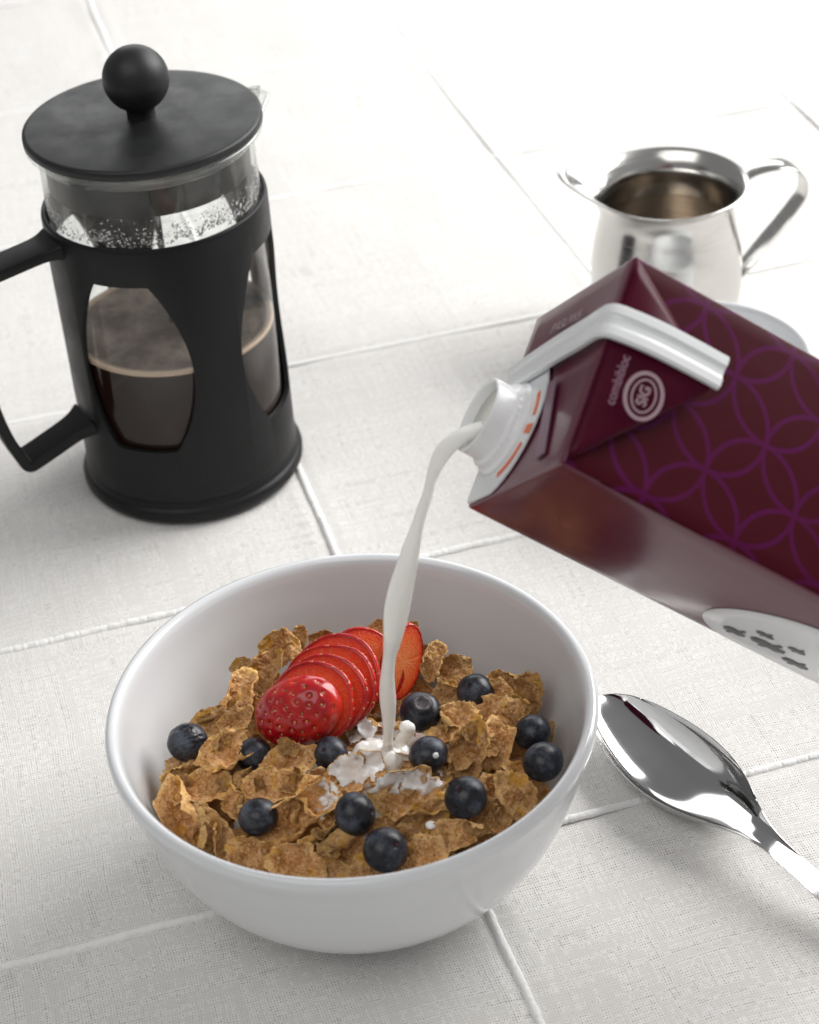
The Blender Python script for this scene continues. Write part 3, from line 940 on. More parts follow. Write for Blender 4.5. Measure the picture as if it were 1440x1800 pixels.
# milk lying on the wet flakes: a thin sheet draped over whatever surface is there
CEN = [(588, 1376, 17, 1.), (600, 1352, 20, .9), (628, 1340, 26, 1.3), (655, 1330, 24, 1.4), (645, 1362, 20, .9), (690, 1338, 22, 1.2), (665, 1312, 18, 1.), (715, 1350, 16, .8),
       (745, 1372, 18, .75), (770, 1362, 9, .7), (575, 1398, 9, .7), (640, 1290, 12, .6), (552, 1408, 6, .8), (570, 1418, 7, .7), (762, 1450, 9, .9), (700, 1372, 12, .6)]
DIR = FW.copy(); c0 = at(670, 1350, .055); GX, GY, ST_ = 150, 90, .0004
gp_, dep, msk_ = {}, {}, {}
for i in range(GX):
    for j in range(GY):
        o_ = c0 + RT * ((i - GX / 2) * ST_) + UP * ((j - GY / 2) * ST_) - DIR * .09
        ok, loc, nrm, idx, ob, mx_ = scene.ray_cast(DG, o_, DIR)
        # where the point falls, measured with the same scale as the list above
        X_ = 670 + (i - GX / 2) * ST_ * 4900; Y_ = 1350 - (j - GY / 2) * ST_ * 4900
        m_ = sum(w_ * exp(-((X_ - a_) ** 2 + (Y_ - b_) ** 2) / (2 * r_ * r_)) for a_, b_, r_, w_ in CEN)
        pn = loc if ok else o_
        m_ *= 1 + .75 * noise.noise(pn * 260) + .35 * noise.noise(pn * 620)
        base = ob is not None and ob.name.split('.')[0] == 'wheat_flake'
        msk_[i, j] = m_ - .62 if ok and (base or m_ > 1.6) and loc.z > .036 else -1
        dep[i, j] = (loc - o_).dot(DIR) if ok else 1.; gp_[i, j] = (o_, nrm)
sm = {}
for (i, j), d in dep.items():
    acc = n_ = 0
    for u in (-2, -1, 0, 1, 2):
        for v in (-2, -1, 0, 1, 2):
            q = dep.get((i + u, j + v))
            if q is not None and abs(q - d) < .0016: acc += q; n_ += 1
    sm[i, j] = acc / n_
vs, fs, ids = [], [], {}
for (i, j), m_ in msk_.items():
    if m_ > -.12:
        o_, nn = gp_[i, j]; t = -.00010 + .00085 * min(1, max(0, m_ + .10) / .8) ** .6
        ids[i, j] = len(vs); vs.append(o_ + DIR * (min(sm[i, j], dep[i, j] + .0002) - t) - ORG)
for (i, j) in ids:
    q = [(i, j), (i + 1, j), (i + 1, j + 1), (i, j + 1)]
    if all(k in ids for k in q) and max(sm[k] for k in q) - min(sm[k] for k in q) < .0012:
        fs.append(tuple(ids[k] for k in q))
fm = mesh('milk_film', vs, fs)
at_ = fm.attributes.new('thick', 'FLOAT', 'POINT'); at_.data.foreach_set('value', [min(1., max(0., (msk_[k] + .12) / .75)) for k in ids])
mthin = mat('thin_milk', (.96, .955, .94), rough=.10, coat=.3, sss=.3, sss_r=(1, .9, .8), sss_s=.002)
g = NT(mthin); ea = g.node('ShaderNodeAttribute', attribute_name='thick')
g.set('Alpha', g.ramp(g.m('ADD', ea.outputs['Fac'], g.m('MULTIPLY', g.m('SUBTRACT', g.noise(g.obj(), 420, 3), .5), .9)), [(.12, .0), (.30, .45), (.75, .95)]))
link('milk_film', fm, milk, mthin)
pool = lathe_mesh('pool', [(0, .0), (.012, .0), (.022, .0001), (.032, -.0006)], 90)
po = link('pool', pool, milk, mmilk); po.location = Vector((BC.x + .01, BC.y, .0375)) - ORG


def drop(px, py, z, r, label, n=None, flat=.6):
    p = hit(px, py)[0] if n is None else n
    bm = bmesh.new(); bmesh.ops.create_icosphere(bm, subdivisions=4, radius=1.)
    for v in bm.verts:
        v.co *= 1 + .08 * noise.noise(v.co * 1.4 + Vector((px, 0, 0)))
    me = bpy.data.meshes.new('milk_drop'); bm.to_mesh(me); bm.free()
    o = link('milk_drop', me, None, mmilk); o.location = p; o.scale = (r, r, r * flat)
    return tagit(o, label, 'milk drop')


dv = (ray(766, 1328)).normalized()
oc = CO - MB_C; bb_ = oc.dot(dv); D = bb_ * bb_ - (oc.length_squared - (MB_R * .96) ** 2)
tp = CO + dv * (-bb_ - sqrt(max(D, 0)))
o = drop(766, 1328, 0, .00115, 'tiny round milk drop on the black blueberry', n=tp)
o.rotation_euler = (tp - MB_C).to_track_quat('Z', 'Y').to_euler()
drop(757, 1450, .0575, .0019, 'milk drop on the upright flake right of the front centre blueberry', flat=.5)
drop(572, 1412, .0590, .0013, 'small milk drop just right of the ridged diagonal flake', flat=.6)
drop(772, 1378, .0565, .0015, 'milk drop on the wet flake above the front right blueberry', flat=.5)

# ================================================================== SPOON
msteel = mat('polished_steel', (.50, .495, .49), rough=.10, metal=1.)
g = NT(msteel); o_ = g.obj()
g.set('Roughness', g.ramp(g.noise(o_, 45, 2), [(.3, .07), (.7, .12)]))
T0 = Vector((.0695, .5785)); T1 = Vector((.1165, .5000))
ax = (T1 - T0); LB = ax.length; ax.normalize(); px_ = Vector((-ax.y, ax.x))
HD = (Vector((.1350, .4745)) - T1).normalized()
secs = []  # s, half width, z edge, depth, centre x,y
prof = [(0, .0012, .0138, 0), (.012, .0056, .0138, .0006), (.035, .0088, .0137, .0018), (.075, .0119, .0136, .0034), (.15, .0150, .0134, .0060), (.26, .0174, .0130, .0092), (.40, .0201, .0127, .0112), (.54, .0205, .0126, .0115),
        (.68, .0186, .0128, .0098), (.80, .0144, .0131, .0068), (.90, .0096, .0134, .0036), (1.0, .0056, .0136, .0012)]
hp = [(0.010, .0046, .0129, .0003), (.028, .0049, .0101, .0), (.045, .0056, .0067, .0), (.07, .0066, .0040, .0), (.10, .0078, .0034, .0), (.13, .0088, .0030, 0), (.150, .0090, .0026, 0), (.156, .0070, .0024, 0), (.159, .0010, .0024, 0)]
allp = [(q[0] * LB,) + q[1:] for q in prof] + [(LB + q[0],) + q[1:] for q in hp]
cen = []; c = T0.copy(); last_s = 0.
def lerp_at(x):
    for p_, q_ in zip(allp, allp[1:]):
        if x <= q_[0]:
            f = (x - p_[0]) / (q_[0] - p_[0]); return [p_[k] + (q_[k] - p_[k]) * f for k in (1, 2, 3)]
    return list(allp[-1][1:])
NSM = 260; LT = allp[-1][0]
xs = [LT * (i / (NSM - 1)) ** 1.25 for i in range(NSM)]
raw = [lerp_at(x) for x in xs]
for it in range(5):      # even out the outline so that reflections run clean
    new = []
    for i, x in enumerate(xs):
        wd_ = min(.0045, x * .45, (LT - x) * .45) + 1e-6; tot = 0; acc = [0, 0, 0]
        for j in range(max(0, i - 22), min(NSM, i + 23)):
            k_ = exp(-((xs[j] - x) / wd_) ** 2); tot += k_
            for q in range(3): acc[q] += raw[j][q] * k_
        new.append([v / tot for v in acc])
    raw = new
for s_, (hw, ze, dp) in zip(xs, raw):
    bl_ = min(1, max(0, (s_ - LB + .008) / .030)); bl_ = bl_ * bl_ * (3 - 2 * bl_); d2 = (ax * (1 - bl_) + HD * bl_).normalized()
    c = c + d2 * (s_ - last_s); last_s = s_
    lift = .0012 * max(0, 1 - s_ / LB)
    cen.append((c.copy(), hw, ze - lift, dp, Vector((-d2.y, d2.x))))
vs, fs = [], []; M_ = 44; th = .0011
for c, hw, ze, dp, pd in cen:
    for j in range(M_ + 1):
        u = -1 + 2 * j / M_
        z = ze - dp * (1 - abs(u) ** 4.2) - u * hw * .14 * max(0, 1 - dp / .003)
        q = c + pd * (hw * u); vs.append(Vector((q.x, q.y, z)))
    for j in range(M_ + 1):
        u = 1 - 2 * j / M_
        t2 = th * (1 - abs(u) ** 6 * .75) + (.0010 * (1 - u * u) if dp < .0005 else 0)
        z = ze - dp * (1 - abs(u) ** 4.2) - t2 - u * hw * .14 * max(0, 1 - dp / .003)
        q = c + pd * (hw * u * .985); vs.append(Vector((q.x, q.y, max(z, .0002))))
m = 2 * (M_ + 1)
for i in range(len(cen) - 1):
    for j in range(m):
        k = (j + 1) % m; fs.append((i * m + j, i * m + k, (i + 1) * m + k, (i + 1) * m + j))
fs.append(tuple(range(m))[::-1]); fs.append(tuple((len(cen) - 1) * m + j for j in range(m)))
spo = link('spoon', fixnormals(mesh('spoon', vs, fs)), None, msteel)
tagit(spo, 'shiny steel tablespoon lying on the cloth right of the cereal bowl', 'spoon')

# ================================================================== FRENCH PRESS
PC = Vector((-.10235, .78431, 0))
mblk = mat('black_plastic', (.009, .009, .0095), rough=.38, spec=.28)
g = NT(mblk); o_ = g.obj()
g.set('Roughness', g.ramp(g.noise(o_, 55, 4, .65), [(.3, .33), (.7, .50)]))
g.set('Base Color', g.mix(g.ramp(g.noise(o_, 900, 2), [(.66, 0.), (.78, .25)]), (.008, .008, .0085), (.07, .068, .065)))
g.set('Normal', g.bump(g.noise(o_, 2600, 2), .0001, .5))
mlid = mat('lid_plastic', (.016, .017, .018), rough=.42, spec=.5)
g = NT(mlid); o_ = g.obj()
g.set('Roughness', g.ramp(g.noise(o_, 45, 5, .7), [(.3, .36), (.7, .56)]))
smu = g.ramp(g.noise(o_, 38, 6, .75), [(.5, 0.), (.72, .45)]); spk = g.ramp(g.noise(o_, 800, 2), [(.68, 0.), (.76, .5)])
g.set('Base Color', g.mix(g.m('ADD', smu, spk, clamp=True), (.010, .0105, .011), (.030, .030, .030)))
g.set('Normal', g.bump(g.noise(o_, 1800, 2), .0001, .5))


def glassmat(name, tint=(.97, .985, .98), rough=.0, fog=None):
    m = bpy.data.materials.new(name); m.use_nodes = True; t = m.node_tree; t.nodes.remove(t.nodes['Principled BSDF'])
    out = [n for n in t.nodes if n.type == 'OUTPUT_MATERIAL'][0]
    tr = t.nodes.new('ShaderNodeBsdfTransparent'); tr.inputs[0].default_value = (*tint, 1)
    gl = t.nodes.new('ShaderNodeBsdfGlossy'); gl.inputs['Roughness'].default_value = .02
    fr = t.nodes.new('ShaderNodeFresnel')
    ge = t.nodes.new('ShaderNodeNewGeometry'); im = t.nodes.new('ShaderNodeMath'); im.operation = 'MULTIPLY_ADD'
    t.links.new(ge.outputs['Backfacing'], im.inputs[0]); im.inputs[1].default_value = 1 / 1.5 - 1.5; im.inputs[2].default_value = 1.5; t.links.new(im.outputs[0], fr.inputs['IOR'])
    mx = t.nodes.new('ShaderNodeMixShader')
    t.links.new(fr.outputs[0], mx.inputs[0]); t.links.new(tr.outputs[0], mx.inputs[1]); t.links.new(gl.outputs[0], mx.inputs[2])
    last = mx.outputs[0]
    if fog:   # thin patchy steam film on the glass
        tcn = t.nodes.new('ShaderNodeTexCoord'); ns = t.nodes.new('ShaderNodeTexNoise'); ns.inputs['Scale'].default_value = fog[1]; ns.inputs['Detail'].default_value = 4
        t.links.new(tcn.outputs['Object'], ns.inputs['Vector'])
        rp = t.nodes.new('ShaderNodeValToRGB'); t.links.new(ns.outputs[0], rp.inputs[0])
        rp.color_ramp.elements[0].position = .40; rp.color_ramp.elements[0].color = (0, 0, 0, 1)
        rp.color_ramp.elements[1].position = .75; rp.color_ramp.elements[1].color = (fog[0],) * 3 + (1,)
        df = t.nodes.new('ShaderNodeBsdfDiffuse'); df.inputs[0].default_value = (.72, .68, .62, 1)
        tl = t.nodes.new('ShaderNodeBsdfTranslucent'); tl.inputs[0].default_value = (.80, .76, .70, 1)
        m3 = t.nodes.new('ShaderNodeMixShader'); t.links.new(df.outputs[0], m3.inputs[1]); t.links.new(tl.outputs[0], m3.inputs[2])
        m2 = t.nodes.new('ShaderNodeMixShader'); t.links.new(rp.outputs[0], m2.inputs[0]); t.links.new(last, m2.inputs[1]); t.links.new(m3.outputs[0], m2.inputs[2])
        sz = t.nodes.new('ShaderNodeSeparateXYZ'); t.links.new(tcn.outputs['Object'], sz.inputs[0])
        zr = t.nodes.new('ShaderNodeMapRange'); t.links.new(sz.outputs['Z'], zr.inputs['Value']); zr.inputs['From Min'].default_value = .079; zr.inputs['From Max'].default_value = .100
        mu = t.nodes.new('ShaderNodeMath'); mu.operation = 'MULTIPLY'; t.links.new(zr.outputs[0], mu.inputs[0]); t.links.new(rp.outputs[0], mu.inputs[1])
        t.links.new(mu.outputs[0], m2.inputs[0])
        last = m2.outputs[0]
    t.links.new(last, out.inputs['Surface']); return m


mgl = glassmat('carafe_glass', fog=(.22, 55))
HAZ = radians(-152)   # handle azimuth
press = empty('french_press', PC, 'black french press coffee maker with round knob and oval windows', 'french press')

# lid, knob
lid = link('lid', lathe_mesh('lid', [(0, .1815), (.012, .18150), (.030, .1812), (.044, .1805), (.0500, .18005), (.0512, .1799), (.0518, .1793), (.0520, .1783), (.0520, .1765), (.0514, .1758), (.0480, .1755), (.0452, .1752),
                                       (.0448, .170), (.0446, .1552), (.0428, .1548), (.0428, .172), (.0, .172)], 160), press, mlid)
kn = [(.0143 * sin(radians(t)), .1985 + .0143 * cos(radians(t))) for t in range(0, 151, 5)] + [(.0064, .1850), (.0061, .1835), (.0062, .1812)]
link('knob', lathe_mesh('knob', kn, 72), press, mlid)
# glass carafe: thin wall with a flared lip and a beak
gp = [(.0455, .0115), (.0465, .0130), (.0470, .018), (.0470, .165), (.0473, .1690), (.0483, .1722), (.0500, .1742), (.0506, .1748)]
vs, fs = lathe([(0, .0110), (.030, .0110), (.042, .0112)] + spline(gp, 6), 160)
SPZ = radians(22)
v2 = []
for v in vs:
    v = Vector(v); r = hypot(v.x, v.y)
    if v.z > .160 and r > 0:
        a = atan2(v.y, v.x) - SPZ; a = (a + pi) % (2 * pi) - pi
        f = exp(-(a / .16) ** 2) * max(0, (v.z - .160) / .0148) ** 1.5
        v.x *= 1 + .14 * f; v.y *= 1 + .14 * f; v.z += .004 * f
    v2.append(v)
link('glass_carafe', fixnormals(mesh('glass_carafe', v2, fs)), press, mgl)
# rolled rim bead of the glass, seen as a pale line under the lid
vs, fs = lathe([(.0506 + .0011 * cos(t), .1742 + .0011 * sin(t)) for t in [2 * pi * k / 10 for k in range(10)]], 160, closed=True)
v2 = []
for v in vs:
    v = Vector(v); a = atan2(v.y, v.x) - SPZ; a = (a + pi) % (2 * pi) - pi; f = exp(-(a / .16) ** 2)
    v.x *= 1 + .14 * f; v.y *= 1 + .14 * f; v.z += .004 * f; v2.append(v)
link('glass_rim', fixnormals(mesh('glass_rim', v2, fs)), press, mgl)

# frame sleeve with four truncated-oval windows
fr_prof = [(.0478, .0110), (.0505, .0110), (.0508, .0130), (.0503, .0160), (.0503, .1405), (.0500, .1421), (.0492, .1425), (.0482, .1422), (.0478, .1412)]
tmpo = bpy.data.objects.new('tmp', fixnormals(mesh('tmp', *lathe(fr_prof + [], 192, closed=True)))); COL.objects.link(tmpo)
bm = bmesh.new()
half = [(15.0, .1245), (20.5, .1160), (26, .1040), (29.8, .0920), (31.3, .0800), (30.2, .0680), (26.5, .0555), (21.5, .0460), (17.3, .0400)]
hs_ = spline(half, 5)
out2 = [(a, z) for a, z in hs_]
outline = [(a, z) for a, z in hs_] + [(a * k / 8, .0396 - .0006 * (1 - (k / 8) ** 2)) for a in (17.3,) for k in range(7, -8, -1)] + [(-a, z) for a, z in reversed(hs_)] + [(15. * k / 8, .1248) for k in range(-7, 8)]
for q in range(4):
    ctr = radians(-107.2 + 90 * q)
    ri = [bm.verts.new((.043 * cos(ctr + radians(a)), .043 * sin(ctr + radians(a)), z)) for a, z in outline]
    ro_ = [bm.verts.new((.080 * cos(ctr + radians(a)), .080 * sin(ctr + radians(a)), z)) for a, z in outline]
    n_ = len(ri)
    for i in range(n_):
        bm.faces.new((ri[i], ri[(i + 1) % n_], ro_[(i + 1) % n_], ro_[i]))
    bm.faces.new(ri[::-1]); bm.faces.new(ro_)
bmesh.ops.recalc_face_normals(bm, faces=bm.faces)
cm = bpy.data.meshes.new('cut'); bm.to_mesh(cm); bm.free(); cuto = bpy.data.objects.new('cut', cm); COL.objects.link(cuto)
# caps are curved sheets: triangulate so the solver sees true shapes
bmc = bmesh.new(); bmc.from_mesh(cm); bmesh.ops.triangulate(bmc, faces=bmc.faces[:]); bmc.to_mesh(cm); bmc.free()
md = tmpo.modifiers.new('b', 'BOOLEAN'); md.object = cuto; md.operation = 'DIFFERENCE'; md.solver = 'EXACT'
md = tmpo.modifiers.new('v', 'BEVEL'); md.width = .0005; md.segments = 2; md.limit_method = 'ANGLE'; md.angle_limit = radians(50)
fme = evaluated(tmpo, 'frame'); bpy.data.objects.remove(tmpo); bpy.data.objects.remove(cuto)
fo = link('frame', fme, press, mblk)
fo.modifiers.new('es', 'EDGE_SPLIT').split_angle = radians(35)
# base flange
link('base_ring', lathe_mesh('base_ring', [(0, .0008), (.050, .0008), (.0522, .0012), (.0530, .0028), (.0531, .0052), (.0526, .0068), (.0516, .0076), (.0509, .0082), (.0506, .0098), (.0504, .0112), (.046, .0112), (.046, .0100), (0, .0100)], 160), press, mblk)
# handle: one flat strap bent in a D, on the pillar at HAZ
hd = Vector((cos(HAZ), sin(HAZ), 0)); hs2 = Vector((-sin(HAZ), cos(HAZ), 0))
hp = [(.0490, .1350), (.0600, .1338), (.0720, .1324), (.0820, .1312), (.0860, .1300), (.0885, .1265), (.0905, .1200), (.0925, .1050), (.0930, .0880), (.0922, .0700), (.0895, .0540), (.0860, .0425), (.0838, .0362), (.0822, .0340), (.0795, .0336), (.0700, .0366), (.0600, .0400), (.0490, .0438)]
path = [hd * r + Vector((0, 0, z)) for r, z in spline(hp, 6)]
def hsec(i, t):
    e_ = min(t, 1 - t); wd = .0165 + .0050 * exp(-(e_ / .03) ** 2)
    return rrect(wd, .0050 + .0022 * exp(-(e_ / .02) ** 2), .0009)
vs, fs = sweep(path, hsec, side=hs2)
ho = link('handle', fixnormals(mesh('handle', vs, fs)), press, mblk)
ho.modifiers.new('es', 'EDGE_SPLIT').split_angle = radians(50)
# plunger rod and filter
link('plunger_rod', lathe_mesh('plunger_rod', [(0, .172), (.0016, .172), (.0016, .016), (0, .016)], 16), press, msteel)
link('plunger_filter', lathe_mesh('plunger_filter', [(0, .0235), (.040, .0225), (.0445, .0215), (.0448, .0195), (.040, .0185), (0, .0185)], 96), press, msteel)
# condensation on the glass band
rr = R(31); bm = bmesh.new()
for i in range(2400):
    a = radians(rr.uniform(-200, 20)); cl = noise.noise(Vector((cos(a) * 6, sin(a) * 6, 1.3)))
    z = .1428 + abs(rr.gauss(0, .0042)) + (.002 if cl > .1 else 0)
    if cl < -.12 and rr.random() < .6: continue
    if z > .164: continue
    s = rr.uniform(.00014, .00048) * (1.7 if rr.random() < .10 else .9)
    p = Vector((.0471 * cos(a), .0471 * sin(a), z))
    n = Vector((cos(a), sin(a), 0)); q = n.to_track_quat('Z', 'Y').to_matrix().to_4x4()
    mx = Matrix.Translation(p) @ q @ Matrix.Diagonal((s, s * rr.uniform(.8, 1.7), s * .55, 1))
    bmesh.ops.create_icosphere(bm, subdivisions=1, radius=1., matrix=mx)
me = bpy.data.meshes.new('condensation'); bm.to_mesh(me); bm.free()
mwat = mat('water', (1, 1, 1), rough=.0, trans=1., ior=1.33)
co_ = link('condensation', me, press, mwat); co_['kind'] = 'stuff'
# coffee inside
mcof = mat('coffee_liquid', (.016, .006, .0035), rough=.3, spec=.12)
mfoam = mat('coffee_foam', (.5, .4, .33), rough=.7)
g = NT(mfoam); o_ = g.obj()
X, Y, Z = g.xyz(o_); rr_f = g.m('SQRT', g.m('ADD', g.m('MULTIPLY', X, X), g.m('MULTIPLY', Y, Y)))
patch = g.m('MULTIPLY', g.ramp(g.noise(o_, 45, 4, .65), [(.40, 0.), (.62, 1.)]), g.ramp(g.voro(o_, 700), [(.1, .5), (.5, 1.)]))
fcol = g.mix(patch, (.065, .046, .036), (.20, .15, .12))  # patchy foam, darkened inside its edge for the shadow of lid and frame
g.set('Base Color', g.mix(g.ramp(g.m('MULTIPLY', rr_f, 20.), [(.86, 0.), (.925, 1.)]), fcol, (.56, .42, .31)))
g.set('Normal', g.bump(g.voro(o_, 1200), .0004, .5))
coffee = empty('coffee', PC + Vector((0, 0, .0118)), 'dark brewed coffee with a thin tan foam inside the french press', 'coffee')
CZ = .0118
link('liquid', lathe_mesh('liquid', [(0, .0002), (.0440, .0002), (.0462, .0015), (.0465, .006), (.0465, .0776 - CZ), (0, .0776 - CZ)], 128), coffee, mcof)
link('foam', lathe_mesh('foam', [(0, .0789 - CZ), (.040, .0788 - CZ), (.0455, .0793 - CZ), (.0466, .0797 - CZ), (.0467, .0777 - CZ), (.045, .0777 - CZ), (0, .0778 - CZ)], 128), coffee, mfoam)

# ================================================================== CREAMER JUG
JC = Vector((.1408, .8755, 0))
mst2 = mat('brushed_steel', (.60, .59, .57), rough=.16, metal=1.)
g = NT(mst2); o_ = g.obj(); g.set('Roughness', g.ramp(g.noise(g.vscale(o_, (30, 30, 1500)), 1., 3), [(.3, .12), (.7, .26)]))
mst3 = mat('inner_steel', (.48, .43, .375), rough=.3, metal=1.)  # warm tint stands in for the brown reflections inside the jug
g = NT(mst3); o_ = g.obj(); g.set('Roughness', g.ramp(g.noise(g.vscale(o_, (30, 30, 1500)), 1., 3), [(.3, .24), (.7, .38)]))
SJ = radians(165)
def beak(vs):
    out = []
    for v in vs:
        v = Vector(v); r = hypot(v.x, v.y); a = (atan2(v.y, v.x) - SJ + pi) % (2 * pi) - pi
        f = exp(-(a / .42) ** 2) * max(0, (v.z - .066) / .017) ** 1.6
        v.x *= 1 + .35 * f; v.y *= 1 + .35 * f; v.z += .0035 * f; out.append(v)
    return out
op = spline([(.029, .0008), (.0325, .0035), (.0362, .012), (.0382, .024), (.0384, .036), (.0374, .048), (.0350, .060), (.0335, .068), (.0335, .0735), (.0352, .0785), (.0385, .0822), (.0402, .0833)], 6)
ip = [(.0403, .0838), (.0396, .0840)] + spline([(.0380, .0830), (.0345, .0790), (.0325, .0740), (.0324, .068), (.0338, .060)], 6)
jug = empty('milk_jug', JC, 'small stainless steel milk jug standing at the back right', 'jug')
vs, fs = lathe([(0, .002), (.026, .002), (.0275, .0006)] + op + ip, 128)
link('body', fixnormals(mesh('body', beak(vs), fs)), jug, mst2)
link('inside', lathe_mesh('inside', spline([(.0337, .0603), (.0360, .048), (.0372, .036), (.0370, .024), (.0350, .012), (.0300, .0045), (.0, .0035)], 6), 128), jug, mst3)
HA = radians(8); jd = Vector((cos(HA), sin(HA), 0)); js = Vector((-sin(HA), cos(HA), 0))
hp = [(.0395, .0815), (.0440, .0838), (.0520, .0850), (.0600, .0846), (.0665, .0815), (.0705, .0760), (.0712, .0700), (.0690, .0640), (.0600, .0520), (.0500, .0400), (.0420, .0300), (.0385, .0262)]
path = [jd * r + Vector((0, 0, z)) for r, z in spline(hp, 7)]
vs, fs = sweep(path, lambda i, t: rrect(.0125, .0013, .0005, 2), side=js)
jo = link('handle', fixnormals(mesh('handle', vs, fs)), jug, mst2); jo.modifiers.new('es', 'EDGE_SPLIT').split_angle = radians(40)

# ================================================================== WHITE CUP BEHIND THE CARTON
cup = link('small_bowl', lathe_mesh('small_bowl', [(0, .002), (.022, .002), (.024, .0005)] + spline([(.026, .0008), (.034, .006), (.043, .018), (.0485, .034), (.0505, .0485)], 6) + [(.0512, .0502), (.0508, .0512), (.0496, .0514), (.0486, .0506)] +
                              spline([(.0478, .048), (.0458, .034), (.0405, .019), (.031, .009), (.018, .0055), (0, .005)], 6), 128), None, mbowl)
cup.location = (.1395, .7640, 0)
tagit(cup, 'small empty white bowl mostly hidden behind the milk carton', 'bowl')

# ================================================================== MILK CARTON
CA = Vector((.07401, .51829, .24334))
a_ = Vector((-.39994, -.76934, -.49815)); b_ = Vector((-.39732, .63532, -.6622)); l_ = Vector((.82594, -.06692, -.55977))
CW, CD, CL = .072, .0674, .198
# local axes: x = a (across the front), y = b (depth), z = l (length, from the top to the base)
CMX = Matrix((a_, b_, l_)).transposed().to_4x4(); CMX.translation = CA
carton = bpy.data.objects.new('milk_carton', None); COL.objects.link(carton); carton.matrix_world = CMX; carton.empty_display_size = .02
tagit(carton, 'burgundy milk carton tilted to pour, with white seam, ear flap and white spout', 'milk carton')


def printed(name, base, line, rough=.16):
    m = mat(name, base, rough=.42, coat=.0, coat_rough=.2, spec=.14)
    g = NT(m); o_ = g.obj(); X, Y, Z = g.xyz(o_)
    # lattice of overlapping rings on the front and back faces; nodes 0.0231 m apart, turned 45 degrees
    s = .02315; r0 = s / sqrt(2)
    xx = g.m('SUBTRACT', X, .0198); zz = g.m('SUBTRACT', Z, .0438)
    u = g.m('MULTIPLY', g.m('ADD', xx, zz), .70711 / s); v = g.m('MULTIPLY', g.m('SUBTRACT', zz, xx), .70711 / s)
    best = None
    fu = g.m('SUBTRACT', g.m('FRACT', u), .5); fv = g.m('SUBTRACT', g.m('FRACT', v), .5)
    for du in (-1, 0, 1):
        for dv in (-1, 0, 1):
            if abs(du) + abs(dv) == 2: continue
            d = g.m('SQRT', g.m('ADD', g.m('POWER', g.m('SUBTRACT', fu, float(du)), 2.), g.m('POWER', g.m('SUBTRACT', fv, float(dv)), 2.)))
            q = g.m('ABSOLUTE', g.m('SUBTRACT', d, .70711))
            best = q if best is None else g.m('MINIMUM', best, q)
    ring = g.ramp(best, [(.022, 1.), (.046, 0.)])
    fade = g.ramp(g.noise(o_, 18, 2), [(.35, .6), (.65, 1.)])
    g.set('Base Color', g.mix(g.m('MULTIPLY', ring, fade), base, line))
    g.set('Normal', g.bump(g.noise(o_, 22, 3), .002, .22))
    return m


mfront = printed('burgundy_print', (.047, .0003, .0052), (.078, .0016, .052))
mplain = mat('burgundy_gloss', (.100, .0050, .026), rough=.28, coat=.45, coat_rough=.16)
g = NT(mplain); o_ = g.obj(); g.set('Normal', g.bump(g.noise(o_, 20, 3), .0025, .25))
mwh = mat('white_print', (.78, .79, .80), rough=.28, coat=.3, coat_rough=.15)
mwhp = mat('white_plastic', (.84, .85, .86), rough=.22, sss=.15, sss_s=.002, sss_r=(1, 1, 1))
mgrey = mat('grey_print', (.10, .10, .10), rough=.4)
mor = mat('orange_print', (.80, .16, .05), rough=.4)
mlil = mat('lilac_print', (.20, .11, .15), rough=.35)
mtxt = mat('pale_print', (.27, .18, .21), rough=.4)

# body: subdivided box, slightly bulged and dented, edges rounded
bm = bmesh.new()
NX, NY, NZ = 12, 12, 30
def carton_pt(x, y, z):
    """soft bulge of the filled carton"""
    fx, fy, fz = x / CW, y / CD, z / CL
    bx = sin(pi * fy) * sin(pi * min(1, fz * 1.15 + .0)) if 0 <= fz <= 1 else 0
    p = Vector((x, y, z))
    if fx in (0., 1.): p.x += (.0026 if fx == 1. else -.0018) * bx
    by = sin(pi * fx) * sin(pi * min(1, fz * 1.15))
    if fy in (0., 1.): p.y += (.0012 if fy == 1. else -.0008) * by
    if fz == 0.: p.z += .0006 * sin(pi * fx) * sin(pi * fy)
    return p
def quadgrid(f, n1, n2, mi):
    g_ = [[bm.verts.new(f(i / n1, j / n2)) for j in range(n2 + 1)] for i in range(n1 + 1)]
    for i in range(n1):
        for j in range(n2):
            q = bm.faces.new((g_[i][j], g_[i + 1][j], g_[i + 1][j + 1], g_[i][j + 1])); q.material_index = mi; q.smooth = True
quadgrid(lambda u, v: carton_pt(CW * u, 0., CL * v), NX, NZ, 0)
quadgrid(lambda u, v: carton_pt(CW * u, CD, CL * v), NX, NZ, 0)
quadgrid(lambda u, v: carton_pt(0., CD * u, CL * v), NY, NZ, 1)
quadgrid(lambda u, v: carton_pt(CW, CD * u, CL * v), NY, NZ, 1)
quadgrid(lambda u, v: carton_pt(CW * u, CD * v, 0.), NX, NY, 1)
quadgrid(lambda u, v: carton_pt(CW * u, CD * v, CL), NX, NY, 1)
bmesh.ops.remove_doubles(bm, verts=bm.verts, dist=1e-5); bmesh.ops.recalc_face_normals(bm, faces=bm.faces)
me = bpy.data.meshes.new('body'); bm.to_mesh(me); bm.free(); me.materials.append(mfront); me.materials.append(mplain)
body = link('body', me, carton, [])
md = body.modifiers.new('bev', 'BEVEL'); md.width = .0011; md.segments = 3; md.limit_method = 'ANGLE'; md.angle_limit = radians(40)


